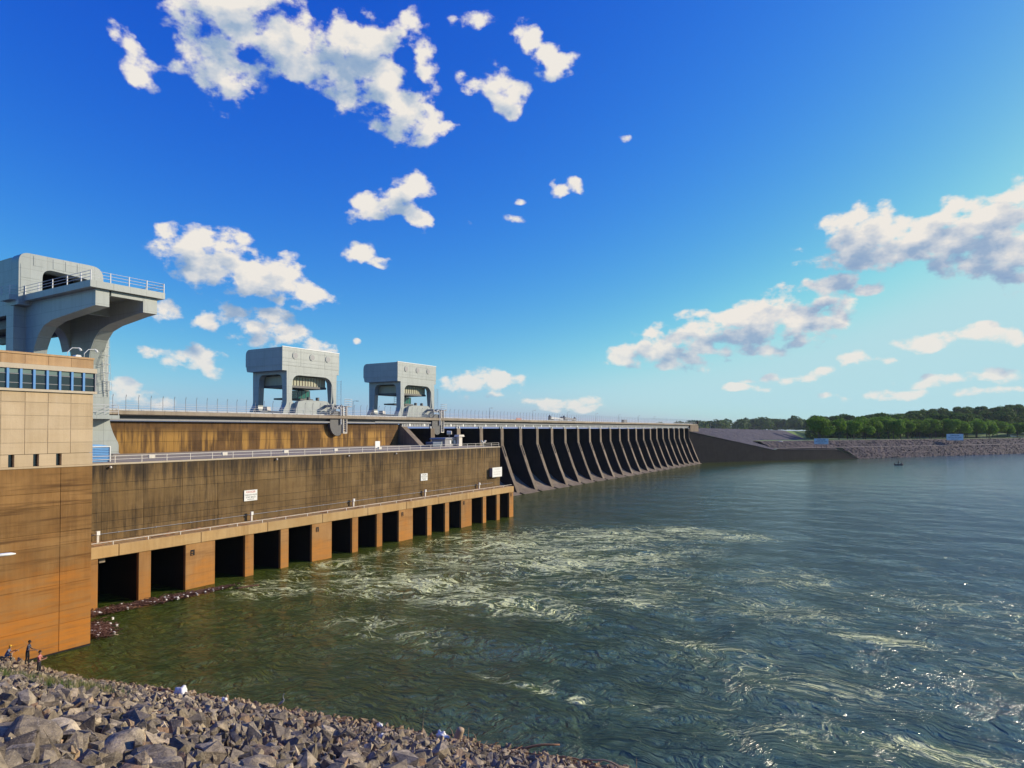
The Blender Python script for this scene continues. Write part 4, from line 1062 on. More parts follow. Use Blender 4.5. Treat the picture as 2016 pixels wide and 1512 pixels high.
hh = g.m('ADD', g.m('MULTIPLY', ra, 1.), g.m('ADD', g.m('MULTIPLY', rb, .5), g.m('MULTIPLY', rv, .3)))
g.put(b, 'Normal', g.bump(hh, .7, .09))
M['rock'] = m

def rock_shape(seed, fine=False):
    r = random.Random(seed); bm = bmesh.new()
    n = 11 if not fine else 20
    el = (r.uniform(.75, 1.3), r.uniform(.6, 1.0), r.uniform(.5, .85))
    for k in range(n):
        v = Vector((r.gauss(0, 1), r.gauss(0, 1), r.gauss(0, 1))).normalized() * r.uniform(.82, 1.1)
        # push towards a box so the blocks look quarried
        v = Vector([math.copysign(abs(q) ** .72, q) for q in v])
        bm.verts.new((v.x * el[0], v.y * el[1], v.z * el[2]))
    bmesh.ops.convex_hull(bm, input=bm.verts)
    for v in [v for v in bm.verts if not v.link_faces]: bm.verts.remove(v)
    if fine:
        bmesh.ops.bevel(bm, geom=list(bm.edges), offset=.055, segments=1, affect='EDGES')
    bmesh.ops.triangulate(bm, faces=bm.faces)
    bm.normal_update()
    return bm
shapes = []; fine_meshes = []
for k in range(16):
    bm = rock_shape(100 + k); V = np.array([v.co[:] for v in bm.verts]); bm.verts.index_update()
    F = np.array([[v.index for v in f.verts] for f in bm.faces]); shapes.append((V, F)); bm.free()
for k in range(26):
    bm = rock_shape(300 + k, True); me = bpy.data.meshes.new('rock'); bm.to_mesh(me); bm.free()
    a = me.attributes.new('tone', 'FLOAT', 'POINT'); a.data.foreach_set('value', [k / 26] * len(me.vertices))
    me.materials.append(M['rock']); fine_meshes.append(me)

def euler_m(a, b_, c):
    ca, sa, cb, sb, cc, sc_ = np.cos(a), np.sin(a), np.cos(b_), np.sin(b_), np.cos(c), np.sin(c)
    Rz = np.array([[ca, -sa, 0], [sa, ca, 0], [0, 0, 1]]); Ry = np.array([[cb, 0, sb], [0, 1, 0], [-sb, 0, cb]]); Rx = np.array([[1, 0, 0], [0, cc, -sc_], [0, sc_, cc]])
    return Rz @ Ry @ Rx

def join_rocks(name, items, mat, parent=None):
    """items: (x,y,z,r,seed) -> one mesh"""
    VV, FF, TT = [], [], []; off = 0
    for (x, y, z, r_, k) in items:
        V, F = shapes[k % len(shapes)]
        rm = euler_m(*(np.random.default_rng(k).uniform(0, 6.28, 3) * np.array([1, .35, .35])))
        v = (V * r_) @ rm.T + (x, y, z)
        VV.append(v); FF.append(F + off); TT.append(np.full(len(V), (k * .6180339) % 1)); off += len(V)
    V = np.concatenate(VV); F = np.concatenate(FF)
    me = bpy.data.meshes.new(name); me.from_pydata(V.tolist(), [], F.tolist())
    a = me.attributes.new('tone', 'FLOAT', 'POINT'); a.data.foreach_set('value', np.concatenate(TT).astype(np.float32))
    me.materials.append(mat)
    return link(name, me, mat, parent)

YAW = R(31.1)
def in_view(x, y, z, margin=.04):
    d = -x * math.sin(YAW) + y * math.cos(YAW); u = x * math.cos(YAW) + y * math.sin(YAW)
    return d > .5 and abs(u / d) < .80 + margin

cand = []
d = -1.6
while d < 33.5:
    near = min(1, max(0, (d - 2) / 22))
    sp = .37 + .32 * near
    t = -8.0
    while t < 78:
        tt = t + rng.uniform(-.5, .5) * sp; dd = d + rng.uniform(-.5, .5) * sp
        x, y = bank_xy(tt, dd)
        rr = sp * rng.choice([.45, .58, .75, .98, 1.22], p=[.30, .28, .24, .13, .05]) * (.95)
        z = float(bank_z(tt, dd)) + rng.uniform(-.10, .12) + rr * .02
        if x > -60.9 and in_view(x, y, z, .12): cand.append((x, y, z, rr, len(cand)))
        t += sp * .92
    d += sp * .92
# smaller chips wedged between
chips = []
for k in range(5200):
    dd = rng.uniform(-1.2, 30) ; tt = rng.uniform(-7, 75); x, y = bank_xy(tt, dd)
    if x > -60.9 and in_view(x, y, 0, .1):
        chips.append((x, y, float(bank_z(tt, dd)) + rng.uniform(.12, .34), rng.uniform(.12, .24), 50000 + k))
def app(c): return c[3] / math.dist(c[:3], (0, 0, CAMH)) * (1 if in_view(c[0], c[1], c[2], 0.0) else .0)
cand.sort(key=app, reverse=True)
for k, (x, y, z, r_, s) in enumerate(cand[:300]):
    q = random.Random(s)
    o = bpy.data.objects.new('rock', fine_meshes[s % len(fine_meshes)]); COL.objects.link(o); o.parent = bank
    o.location = (x, y, z); o.rotation_euler = (q.uniform(-.5, .5), q.uniform(-.5, .5), q.uniform(0, 6.28)); o.scale = (r_, r_, r_)
o = join_rocks('riprap', cand[300:] + chips, M['rock'], bank); o['kind'] = 'stuff'

# weeds between the stones at the left
M['weed'] = flat('weed_green', (.075, .13, .02), .8)
M['dry_grass'] = flat('dry_grass', (.34, .27, .12), .9)
def tuft(bm, x, y, z, h, n, spread):
    for k in range(n):
        a = random.uniform(0, 6.28); l = random.uniform(.4, 1) * h; s = random.uniform(.1, .6) * spread
        px, py = x + math.cos(a) * s * .5, y + math.sin(a) * s * .5
        w = .012; dx, dy = math.cos(a + 1.57) * w, math.sin(a + 1.57) * w
        t1 = (px + math.cos(a) * s * .6, py + math.sin(a) * s * .6, z + l)
        v = [bm.verts.new(p) for p in ((px - dx, py - dy, z - .1), (px + dx, py + dy, z - .1), t1)]
        bm.faces.new(v)
bm = bmesh.new(); bm2 = bmesh.new()
for k in range(420):
    cx, cy, sg = random.choice([(-45.5, 17.6, 1.5), (-42.8, 18.2, 1.2), (-39.5, 19.3, .9), (-38, 17.5, 1.4), (-47.5, 17.4, 1.2)])
    x = random.gauss(cx, sg); y = random.gauss(cy, sg * .5)
    dd = (x - BP[0]) * BN[0] + (y - BP[1]) * BN[1]
    tuft(bm if random.random() < .6 else bm2, x, y, .3 + BS * dd + .2, random.uniform(.35, .75), 12, .5)
tag(obj('green_weeds', bm, M['weed']), 'patch of green weeds growing between stones at the left', kind='stuff')
tag(obj('dry_grass', bm2, M['dry_grass']), 'dry yellow grass growing between stones at the left', kind='stuff')

# drift line: sticks and planks stranded along the top of the water line
bm = bmesh.new()
for k in range(560):
    t_ = random.uniform(2, 50); dd = abs(random.gauss(.9, .8)) + .3
    if random.random() < .35: t_ = random.choice([random.gauss(38.5, 2.2), random.gauss(24.5, 1.5), random.gauss(13.5, 2.0), random.gauss(44, 1.8)])
    x, y = bank_xy(t_, dd); a = math.atan2(BT[1], BT[0]) + random.gauss(0, .55); l = random.uniform(.15, .8)
    z = float(bank_z(t_, dd)) + random.uniform(.12, .30)
    tube(bm, [(x, y, z), (x + math.cos(a) * l, y + math.sin(a) * l, z + random.uniform(-.05, .08))], random.uniform(.008, .028), 4)
tag(obj('stranded_sticks', bm, M['drift']), 'reddish drift sticks stranded along the stony water line', kind='stuff')
def gz(x, y):
    """top of the stones at a point of the bank"""
    q = np.array([x, y]) - BP
    return float(bank_z(float(q @ BT), float(q @ BN))) + .22
def log(name, label, p0, p1, r0, r1, mat='drift_pale', bend=.1, group=None):
    p0 = Vector(p0); p1 = Vector(p1); bm = bmesh.new(); n = 6; pts = []
    if name != 'floating_log':
        r_ = p1.z - p0.z; p0.z = gz(p0.x, p0.y) + .08; p1.z = p0.z + r_ if name == 'tree_stump' or r_ > .15 else gz(p1.x, p1.y) + .08
    for k in range(n + 1):
        f = k / n; p = p0.lerp(p1, f) + Vector((random.uniform(-1, 1), random.uniform(-1, 1), random.uniform(-1, 1))) * bend * .3 + Vector((0, 0, math.sin(f * PI) * bend))
        pts.append(p)
    tube(bm, pts, [r0 + (r1 - r0) * k / n for k in range(n + 1)], 8)
    o = obj(name, bm, M[mat], smooth=True); tag(o, label, 'driftwood', group); return o
log('drift_log', 'thick dark drift log pointing out over the water at the stones, right of centre', (-19.3, 32.8, .6), (-17.3, 34.1, .85), .09, .05, 'drift')
log('drift_log', 'long curved pale branch lying down the stones at the bottom edge', (-15.6, 33.0, .75), (-12.9, 33.7, .5), .04, .06, 'drift_pale', .25)
log('drift_log', 'thin straight orange plank beside the long curved branch', (-17.0, 32.9, .8), (-15.2, 33.3, .75), .05, .04, 'drift')
log('drift_log', 'dark branch stranded left of the white bag at the water line', (-43.6, 25.3, 1.1), (-41.4, 25.7, 1.1), .08, .05, 'drift')
log('tree_stump', 'short ochre stump wedged upright among the stones near the white foam block', (-22.6, 31.2, .5), (-22.4, 31.3, 1.15), .26, .22, 'drift_pale', .02)
for lab, x, y, h, cv in (('tall thin dead stalk standing left of the white foam block', -25.3, 31.3, 1.15, .12), ('short bent dead stalk right of the white foam block', -23.2, 31.7, .8, -.3),
                         ('forked dead stalk just right of the short bent one', -22.95, 31.75, .75, .25), ('dead stalk with pale tip above the ochre stump', -22.3, 31.9, 1.05, .05),
                         ('hooked dead stalk right of the pale-tipped stalk', -21.7, 32.0, .75, -.35), ('thin pale stalk at the bottom edge, far right of the stones', -12.9, 34.9, .85, .02), ('leaning pale stalk at the very end of the stones', -10.3, 35.8, .6, -.25)):
    bm = bmesh.new(); z = gz(x, y) - .15
    tube(bm, [(x, y, z), (x + cv * .1, y, z + h * .4), (x + cv * .5, y, z + h * .8), (x + cv, y, z + h)], [.028, .022, .018, .01], 5)
    tag(obj('dead_stalk', bm, M['drift_pale']), lab, 'stalk', 'dead stalks along the water line')

# white litter
m, nt, b = newmat('plastic_white'); g = G(nt)
g.put(b, 'Base Color', g.mix(g.mr(g.noise(g.pos(), 4, 4, .6), .4, .7, 0, .5), (.86, .84, .80), (.6, .52, .42))); b.inputs['Roughness'].default_value = .5
g.put(b, 'Normal', g.bump(g.noise(g.pos(), 6, 4, .7), .5, .1)); M['plastic'] = m
def lump(name, label, cat, x, y, z, sx, sy, sz, seed, group='white litter along the water line', mat='plastic', lobes=3):
    if group: z = gz(x, y) + sz * .3
    r = random.Random(seed); bm = bmesh.new(); bmesh.ops.create_icosphere(bm, subdivisions=3, radius=1)
    ph = [r.uniform(0, 6.28) for _ in range(8)]
    for v in bm.verts:
        p = v.co; k = 1 + .28 * math.sin(lobes * p.x * 2 + ph[0]) * math.cos(2.3 * p.y + ph[1]) + .12 * math.sin(7 * p.y + ph[2]) + .08 * math.sin(11 * p.z + 5 * p.x + ph[3])
        sc_ = .85; v.co = Vector((p.x * sx * k * sc_ + x, p.y * sy * k * sc_ + y, max(p.z, -.35) * sz * k * sc_ + z))
    o = obj(name, bm, M[mat], smooth=True); tag(o, label, cat, group); return o
lump('plastic_bag', 'big lumpy white plastic sack among drift sticks at the water line, left of the heron', 'bag', -40.6, 25.3, 1.25, .62, .42, .50, 1)
lump('foam_block', 'brilliant white broken foam block at the water line right of the tall stalk', 'foam block', -23.5, 30.9, 1.15, .48, .3, .36, 2, lobes=4)
lump('plastic_bag', 'small round white bag on the stones between the big sack and the heron', 'bag', -37.1, 26.0, 1.1, .24, .2, .26, 3)
lump('foam_block', 'small white fragment with an upturned corner, left of the tall dead stalk', 'foam block', -27.5, 29.9, 1.15, .22, .14, .26, 4)
lump('foam_block', 'tiny white foam scrap below the pale-tipped stalk', 'foam block', -22.7, 31.6, 1.15, .2, .12, .14, 5)
lump('plastic_bag', 'flat pale scrap of plastic on the stones nearer the three anglers', 'bag', -47.3, 24.4, 1.2, .35, .2, .12, 6)
lump('foam_block', 'yellowish-white stone-sized foam lump lying on the rocks below the orange driftwood', 'foam block', -22.6, 24.8, 4.5, .26, .2, .2, 7)

# raft of floating debris in the corner of the wing
bm = bmesh.new(); bmw = bmesh.new()
for k in range(3800):
    u = random.random()
    if u < .72:
        f = random.random() ** 1.1; cx, cy = -71.2 + 2.4 * f, 31 + 17.5 * f; w = 1.5 * (1 - f) ** .7 + .25
        x = cx + random.gauss(0, w * .55); y = cy + random.gauss(0, .6)
    else:
        x = random.gauss(-64.3, 1.3); y = random.gauss(31.8, .55) + (x + 64) * -.25
    if x < -72.0 or (x < -61 and y < 29.9): continue
    a = random.gauss(.9, .7); l = random.uniform(.08, .5) * (1.6 if random.random() < .1 else 1)
    q = bmw if random.random() < .016 else bm
    if q is bmw: box(q, x, x + .2, y, y + .16, .2, .42)
    else: tube(q, [(x, y, .24 + random.random() * .2), (x + math.cos(a) * l, y + math.sin(a) * l, .24 + random.random() * .2)], random.uniform(.015, .05), 4)
M['drift_wet'] = flat('driftwood_wet', (.11, .045, .025), .7)
tag(obj('floating_debris', bm, M['drift_wet']), 'dark red-brown raft of sticks floating in the corner by the tan wing', kind='stuff')
tag(obj('floating_litter', bmw, M['plastic']), 'white bottles and scraps floating in the debris raft', kind='stuff')
log('floating_log', 'pale orange log floating in the debris raft under the first open bay', (-69.9, 36.6, .22), (-69.0, 38.6, .25), .16, .10, 'drift', .02)
log('floating_log', 'pale orange log floating in the debris raft under the second open bay', (-69.0, 42.6, .22), (-68.3, 44.6, .25), .14, .08, 'drift', .02)
log('floating_log', 'thin pale branch floating nearest the foot of the tan wing', (-64.6, 30.5, .2), (-61.5, 32.2, .2), .07, .05, 'drift_pale', .03)
log('floating_log', 'dark sodden log floating beyond the debris raft', (-67.6, 48.8, .12), (-66.8, 51.4, .14), .13, .08, 'drift_wet', .02)
lump('plastic_bottle', 'long white container floating at the near edge of the debris raft', 'bottle', -70.2, 34.9, .25, .5, .22, .2, 12, None)
lump('plastic_bottle', 'white jug floating in the debris below the second bay', 'bottle', -68.8, 42.3, .25, .3, .2, .25, 13, None)

# ================================================================== people
def skin_mesh(name, verts, edges, radii, mats, zones, parent, sub=2):
    """verts joined by edges, swollen by a Skin modifier; zones(co)->material index"""
    me = bpy.data.meshes.new(name); me.from_pydata(verts, edges, [])
    o = bpy.data.objects.new(name, me); COL.objects.link(o)
    md = o.modifiers.new('skin', 'SKIN'); md.use_smooth_shade = True
    sv = me.skin_vertices[0].data if me.skin_vertices else None
    if sv is None:
        bm = bmesh.new(); bm.from_mesh(me); bm.verts.layers.skin.verify(); bm.to_mesh(me); bm.free(); sv = me.skin_vertices[0].data
    for i, r_ in enumerate(radii):
        sv[i].radius = r_ if isinstance(r_, tuple) else (r_, r_); sv[i].use_root = (i == 0)
    s = o.modifiers.new('sub', 'SUBSURF'); s.levels = sub; s.render_levels = sub
    dg = bpy.context.evaluated_depsgraph_get(); ev = o.evaluated_get(dg)
    m2 = bpy.data.meshes.new_from_object(ev)
    bpy.data.objects.remove(o)
    for mt in mats: m2.materials.append(mt)
    for p in m2.polygons:
        p.material_index = zones(p.center); p.use_smooth = True
    r = bpy.data.objects.new(name, m2); COL.objects.link(r); r.parent = parent
    return r
SK = flat('skin', (.42, .22, .14), .6); SKD = flat('skin_dark', (.16, .08, .05), .6)
def person(label, loc, rz, shirt, pants, skin, hair, arms, lean=0., crouch=False, cap=None, hair_long=False):
    t = bpy.data.objects.new('person', None); COL.objects.link(t); t.location = loc; t.rotation_euler = (0, 0, rz)
    tag(t, label, 'person', 'anglers on the stones')
    # faces +X in its own frame; total height 1.74
    ln = lean
    if not crouch:
        hip, knee, ank = .90, .49, .07
        V = [(0, 0, .93), (ln * .3, 0, 1.12), (ln * .7, 0, 1.34), (ln * .9, 0, 1.45), (ln + .01, 0, 1.53), (ln + .03, 0, 1.62), (ln + .035, 0, 1.70),
             (0, .10, .86), (.05, .12, .48), (-.01, .15, .08), (.13, .17, .03),
             (0, -.10, .86), (-.01, -.12, .48), (-.09, -.14, .08), (.05, -.16, .03)]
        top = 1.34
    else:
        V = [(0, 0, .38), (.10, 0, .55), (.22, 0, .78), (.26, 0, .88), (.29, 0, .95), (.33, 0, 1.04), (.34, 0, 1.12),
             (.03, .12, .38), (.40, .16, .52), (.30, .17, .10), (.44, .18, .05),
             (.03, -.12, .38), (.42, -.16, .50), (.36, -.17, .08), (.50, -.18, .05)]
        top = .78
    E_ = [(0, 1), (1, 2), (2, 3), (3, 4), (4, 5), (5, 6), (0, 7), (7, 8), (8, 9), (9, 10), (0, 11), (11, 12), (12, 13), (13, 14)]
    Rd = [(.15, .12), (.145, .11), (.17, .12), (.085, .07), .055, (.085, .10), (.07, .085), .10, .065, .045, .035, .10, .065, .045, .035]
    base = V[2]
    for s, (el_, ha) in zip((1, -1), arms):
        k = len(V)
        V += [(base[0], s * .17, top + .06), (base[0] + el_[0], s * .25 + el_[1], top + el_[2]), (base[0] + ha[0], ha[1], top + ha[2])]
        E_ += [(2, k), (k, k + 1), (k + 1, k + 2)]; Rd += [.06, .045, .032]
    hip_z = V[0][2]
    def zone(c):
        head = Vector(V[5])
        if (c - Vector(V[4])).length < .07 or c.z > V[4][2] + .0: return 2
        for s in (0, 1):
            k = 15 + s * 3
            el_ = Vector(V[k + 1]); h_ = Vector(V[k + 2]); m_ = (el_ + h_) / 2
            if (c - m_).length < (el_ - h_).length * .62 and (c - Vector(V[k])).length > .16 and c.x > base[0] + .07: return 2
        if c.z < hip_z + (.07 if not crouch else .03) or (crouch and c.x > .3 and c.z < .6): return 1 if c.z > .08 else 3
        return 0
    body = skin_mesh('body', V, E_, Rd, [shirt, pants, skin, M['sign_black']], zone, t)
    hd = Vector(V[5])
    # hair or cap
    bm = bmesh.new(); bmesh.ops.create_icosphere(bm, subdivisions=2, radius=1)
    for v in list(bm.verts):
        p = v.co.copy(); v.co = hd + Vector((p.x * .105 - .015, p.y * .095, p.z * .12 + .055))
    bmesh.ops.delete(bm, geom=[v for v in bm.verts if v.co.z < hd.z - .0 and v.co.x > hd.x - .04], context='VERTS')
    h = obj('cap' if cap else 'hair', bm, cap or hair, t, smooth=True); h.location = (0, 0, 0)
    if cap:
        bm = bmesh.new(); box(bm, hd.x + .06, hd.x + .19, hd.y - .07, hd.y + .07, hd.z + .055, hd.z + .07); q = obj('peak', bm, cap, h); q.location = (0, 0, 0)
    # face: nose, ears, eyes
    bm = bmesh.new()
    tube(bm, [(hd.x + .085, 0, hd.z + .03), (hd.x + .115, 0, hd.z - .01)], [.012, .016], 5)
    for s in (1, -1): tube(bm, [(hd.x, s * .082, hd.z - .02), (hd.x, s * .09, hd.z + .02)], [.018, .018], 5)
    q = obj('nose_and_ears', bm, skin, t); q.location = (0, 0, 0)
    bm = bmesh.new()
    for s in (1, -1): box(bm, hd.x + .083, hd.x + .095, s * .032 - .009, s * .032 + .009, hd.z + .022, hd.z + .034)
    q = obj('eyes', bm, M['sign_black'], t); q.location = (0, 0, 0)
    # hands: palm with five short fingers
    for s, (el_, ha) in zip((1, -1), arms):
        c0 = Vector((base[0] + ha[0], ha[1], top + ha[2])); e0 = Vector((base[0] + el_[0], s * .25 + el_[1], top + el_[2]))
        dr = (c0 - e0).normalized(); sd_ = dr.cross(Vector((0, 0, 1))).normalized(); up = sd_.cross(dr)
        bm = bmesh.new(); tube(bm, [c0 - dr * .02, c0 + dr * .07], [.030, .036], 6)
        for f in range(4):
            a = c0 + dr * .06 + up * (.028 - .018 * f); tube(bm, [a, a + dr * .035 + sd_ * s * .01, a + dr * .03 + sd_ * s * .04], [.010, .009, .007], 5)
        a = c0 + dr * .02 + up * .03; tube(bm, [a, a + dr * .03 + up * .02, a + dr * .05 + sd_ * s * .02], [.011, .010, .008], 5)
        q = obj('hand', bm, skin, t); q.location = (0, 0, 0)
    return t
def cloth(name, a, b_=None, scale=18):
    m, nt, b = newmat(name); g = G(nt)
    n = g.noise(g.pos(), scale, 2, .5)
    g.put(b, 'Base Color', g.mix(g.mr(n, .48, .54, 0, 1), a, b_ or tuple(v * .7 for v in a))); b.inputs['Roughness'].default_value = .9
    return m
RZ = R(48)
pA = person('angler in a red patterned shirt and dark trousers, arms forward with a rod', (-54.3, 22.85, 1.0), RZ, cloth('red_shirt', (.50, .05, .05), (.55, .35, .3)), cloth('dark_trousers', (.02, .02, .028)), SK, flat('hair_dark', (.02, .015, .012), .8),
            [((.10, .0, -.22), (.38, .10, -.16)), ((.10, .0, -.24), (.36, -.06, -.20))], .05)
pB = person('angler in a dark navy shirt and black trousers standing between the other two', (-57.1, 23.25, 1.15), RZ, cloth('navy_shirt', (.02, .03, .06), (.05, .07, .12)), cloth('black_trousers', (.012, .012, .015)), SKD, flat('hair_black', (.01, .008, .008), .8),
            [((.08, .0, -.25), (.36, .06, -.30)), ((.08, .0, -.25), (.34, -.06, -.33))], .12)
pC = person('crouching angler in a yellow cap, blue shirt and pale trousers at the far left', (-58.5, 22.35, 1.35), RZ + .2, cloth('blue_shirt', (.08, .11, .20), (.25, .3, .4)), cloth('pale_trousers', (.55, .47, .36)), SK, flat('hair_dark2', (.03, .02, .01), .8),
            [((.12, .0, -.16), (.40, .12, -.06)), ((.12, .0, -.18), (.42, -.05, -.10))], 0, True, flat('yellow_cap', (.75, .42, .03), .7))
def rod(label, p0, p1, p2):
    t = thing('fishing_rod', label, 'fishing rod', p0, 'fishing rods held by the anglers')
    p0, p1, p2 = map(Vector, (p0, p1, p2)); bm = bmesh.new()
    tube(bm, [p0, p0.lerp(p1, .12)], .018, 6); obj('grip', bm, M['sign_black'], t)
    bm = bmesh.new(); tube(bm, [p0.lerp(p1, .1), p1, p2], [.012, .009, .004], 5); obj('blank', bm, M['drift_pale'], t)
    q = p0.lerp(p1, .15); bm = bmesh.new(); tube(bm, [q + Vector((0, 0, -.03)), q + Vector((0, .05, -.08))], .035, 8); obj('reel', bm, M['steel_gray'], t)
rod('pale fishing rod swung back over the shoulder of the angler in red', (-54.0, 23.1, 2.25), (-55.0, 22.5, 3.1), (-55.6, 22.2, 3.6))
rod('dark fishing rod held low by the angler in the navy shirt', (-56.8, 23.55, 2.15), (-55.9, 24.5, 2.25), (-55.2, 25.3, 2.3))
rod('fishing rod held up by the crouching angler in the yellow cap', (-58.1, 22.85, 2.05), (-57.3, 23.7, 2.7), (-56.9, 24.1, 3.3))

# heron standing at the water's edge
def heron():
    t = thing('heron', 'slender pale grey heron standing at the water line', 'bird', (-34.7, 28.5, gz(-34.7, 28.5) + .05))
    gy = flat('heron_grey', (.30, .31, .32), .8); x, y, z = -34.7, 28.5, .5
    V = [(0, 0, .42), (-.12, 0, .36), (-.26, 0, .24), (.10, 0, .52), (.14, 0, .62), (.07, 0, .76), (.08, 0, .90), (.12, 0, .97), (.17, 0, .985)]
    E_ = [(0, 1), (1, 2), (0, 3), (3, 4), (4, 5), (5, 6), (6, 7), (7, 8)]
    b_ = skin_mesh('body', V, E_, [.085, .075, .02, .06, .035, .025, .024, .036, .022], [gy], lambda c: 0, t)
    bm = bmesh.new(); tube(bm, [(.17, 0, .985), (.32, 0, .965)], [.014, .004], 5); q = obj('beak', bm, flat('beak', (.5, .32, .06), .5), t); q.location = (0, 0, 0)
    for s in (1, -1):
        bm = bmesh.new(); tube(bm, [(0, s * .035, .38), (.03, s * .035, .2), (0, s * .035, -.05)], [.012, .009, .009], 5)
        for a in (-.5, 0, .5): tube(bm, [(0, s * .035, -.05), (.07 * math.cos(a), s * .035 + .07 * math.sin(a), -.06)], .006, 4)
        q = obj('leg', bm, flat('leg', (.12, .1, .06), .7), t); q.location = (0, 0, 0)
    t.rotation_euler = (0, 0, R(35))
heron()

# lamp reaching in at the left edge
t = thing('street_lamp', 'white lamp head reaching in from the left edge in front of the brown wall', 'street lamp', (-21.6, 5.3, 6))
bm = bmesh.new(); tube(bm, [(-20.2, 7.86 - 2.9, 8), (-20.2, 7.86 - 2.9, 15.4)], .09, 8)
obj('pole', bm, M['gray_edge'], t)
bm = bmesh.new(); tube(bm, [(-20.2, 4.96, 15.4), (-20.2, 6.3, 15.62), (-20.2, 7.5, 15.68)], .035, 6); obj('arm', bm, M['gray_edge'], t)
bm = bmesh.new(); tube(bm, [(-20.2, 7.3, 15.7), (-20.2, 7.6, 15.72), (-20.2, 7.8, 15.70), (-20.2, 7.92, 15.68)], [.03, .075, .075, .03], 8)
for v in bm.verts: v.co.z = 15.7 + (v.co.z - 15.7) * .55
obj('lamp_head', bm, M['sign_white'], t, True)

# ================================================================== far bank, embankment and woods
S0 = np.array([-23.8, 472.]); S1 = np.array([81.8, 637.])
ST = (S1 - S0) / np.linalg.norm(S1 - S0); SN = np.array([-ST[1], ST[0]])
def sxy(t, o): return S0[0] + ST[0] * t + SN[0] * o, S0[1] + ST[1] * t + SN[1] * o
def strip(name, t0, t1, prof, mat, dt=3., jit=.25, parent=None):
    ts = np.arange(t0, t1 + dt, dt); no = len(prof); V = []
    for o_, z in prof:
        for t_ in ts:
            x, y = sxy(t_, o_); V.append((x, y, z + random.uniform(-jit, jit)))
    n = len(ts); F = [(i * n + k, i * n + k + 1, (i + 1) * n + k + 1, (i + 1) * n + k) for i in range(no - 1) for k in range(n - 1)]
    me = bpy.data.meshes.new(name); me.from_pydata(V, [], F); return link(name, me, mat, parent)
def riprap_mat(name, a, b_, sc=.55):
    m, nt, b = newmat(name); g = G(nt); P = g.pos()
    v = g.n('ShaderNodeTexVoronoi'); g.put(v, 'Vector', P); v.inputs['Scale'].default_value = sc
    n = g.noise(P, .09, 4, .6); n2 = g.noise(P, .8, 5, .7)
    c = g.mix(g.sep(v.outputs['Color'])[0], a, b_); c = g.mix(g.mr(n2, .4, .65, 0, .7), c, tuple(q * .45 for q in a)); c = g.mix(g.mr(n, .4, .65, 0, .35), c, tuple(q * 1.4 for q in b_))
    g.put(b, 'Base Color', c); b.inputs['Roughness'].default_value = .95
    g.put(b, 'Normal', g.bump(g.m('ADD', g.m('MULTIPLY', v.outputs['Distance'], -1.), n2), 1., .9))
    return m
M['far_rock'] = riprap_mat('far_riprap', (.045, .034, .036), (.14, .10, .088), .5)  # same stone as the near bank, colour darkened for its backlit face
M['emb_rock'] = riprap_mat('embankment_rock', (.06, .052, .066), (.105, .09, .11), .4)
m, nt, b = newmat('grass'); g = G(nt)
g.put(b, 'Base Color', g.mix(g.mr(g.noise(g.pos(), .03, 5, .7), .35, .65), (.11, .21, .02), (.16, .22, .04))); b.inputs['Roughness'].default_value = .95
M['grass'] = m
o = strip('far_river_bank', 0, 900, [(-4, -1.5), (0, .1), (1.5, .9), (4, 2.4), (6.5, 4.0), (9.5, 5.6), (12, 6.9)], M['far_rock']); o['kind'] = 'structure'
fb = o
o = strip('bench_road', -60, 900, [(11.8, 6.95), (15.5, 7.1)], M['curb'], jit=.02); o['kind'] = 'structure'
o = strip('upper_river_bank', -60, 900, [(15.4, 7.0), (18, 8.0), (21, 9.2), (24, 10.4), (26, 11.2)], M['far_rock']); o['kind'] = 'structure'
o = strip('river_road', -60, 900, [(25.9, 11.25), (31, 11.35)], M['curb'], jit=.02); o['kind'] = 'structure'
# riprap blocks on the far bank that catch the light
its = []
for k in range(3200):
    t_ = random.uniform(-3, 330); o_ = random.uniform(-.5, 25.8)
    if 11.6 < o_ < 15.6: continue
    z = np.interp(o_, [0, 1.5, 4, 6.5, 9.5, 12, 15.4, 18, 21, 24, 26], [.1, .9, 2.4, 4., 5.6, 6.9, 7, 8, 9.2, 10.4, 11.2])
    x, y = sxy(t_, o_); its.append((x, y, z + .05, random.uniform(.2, .55), k + 777))
o = join_rocks('far_riprap', its, M['far_rock'], fb); o['kind'] = 'stuff'
# wooded flat and rising hill behind
def hill_z(x, y):
    d = math.hypot(x, y); az = math.degrees(math.atan2(x, y))
    h = 11.0
    rise = max(0, min(1, (d - 640) / 480)); rise = rise * rise * (3 - 2 * rise)
    s = max(0, min(1, (az + 6.5) / 14.)); s = s * s * (3 - 2 * s)
    return h + rise * (7 + 13 * s) * max(0, min(1, (az + 6.8) / 1.2))
xs = np.arange(-900, 1500, 24.); ys = np.arange(380, 3400, 24.)
V = []; idx = {}; F = []
def shore_o(x, y): return (x - S0[0]) * SN[0] + (y - S0[1]) * SN[1]
for j, y in enumerate(ys):
    for i, x in enumerate(xs):
        o_ = shore_o(x, y); z = hill_z(x, y) if o_ > 45 else 11.28
        if x < -86 and y < 800: z = min(z, 7.6)
        idx[i, j] = len(V); V.append((x, y, z))
def ok(x, y): return shore_o(x, y) > 30 and (x > -84 or y > 770)
for j in range(len(ys) - 1):
    for i in range(len(xs) - 1):
        if all(ok(xs[a], ys[c]) for a, c in ((i, j), (i + 1, j), (i + 1, j + 1), (i, j + 1))): F.append((idx[i, j], idx[i + 1, j], idx[i + 1, j + 1], idx[i, j + 1]))
me = bpy.data.meshes.new('grass_ground'); me.from_pydata(V, [], F); tag(link('grass_ground', me, M['grass']), kind='structure')
o = strip('grass_verge', -60, 900, [(30.9, 11.3), (60, 11.32)], M['grass'], jit=.03); o['kind'] = 'structure'
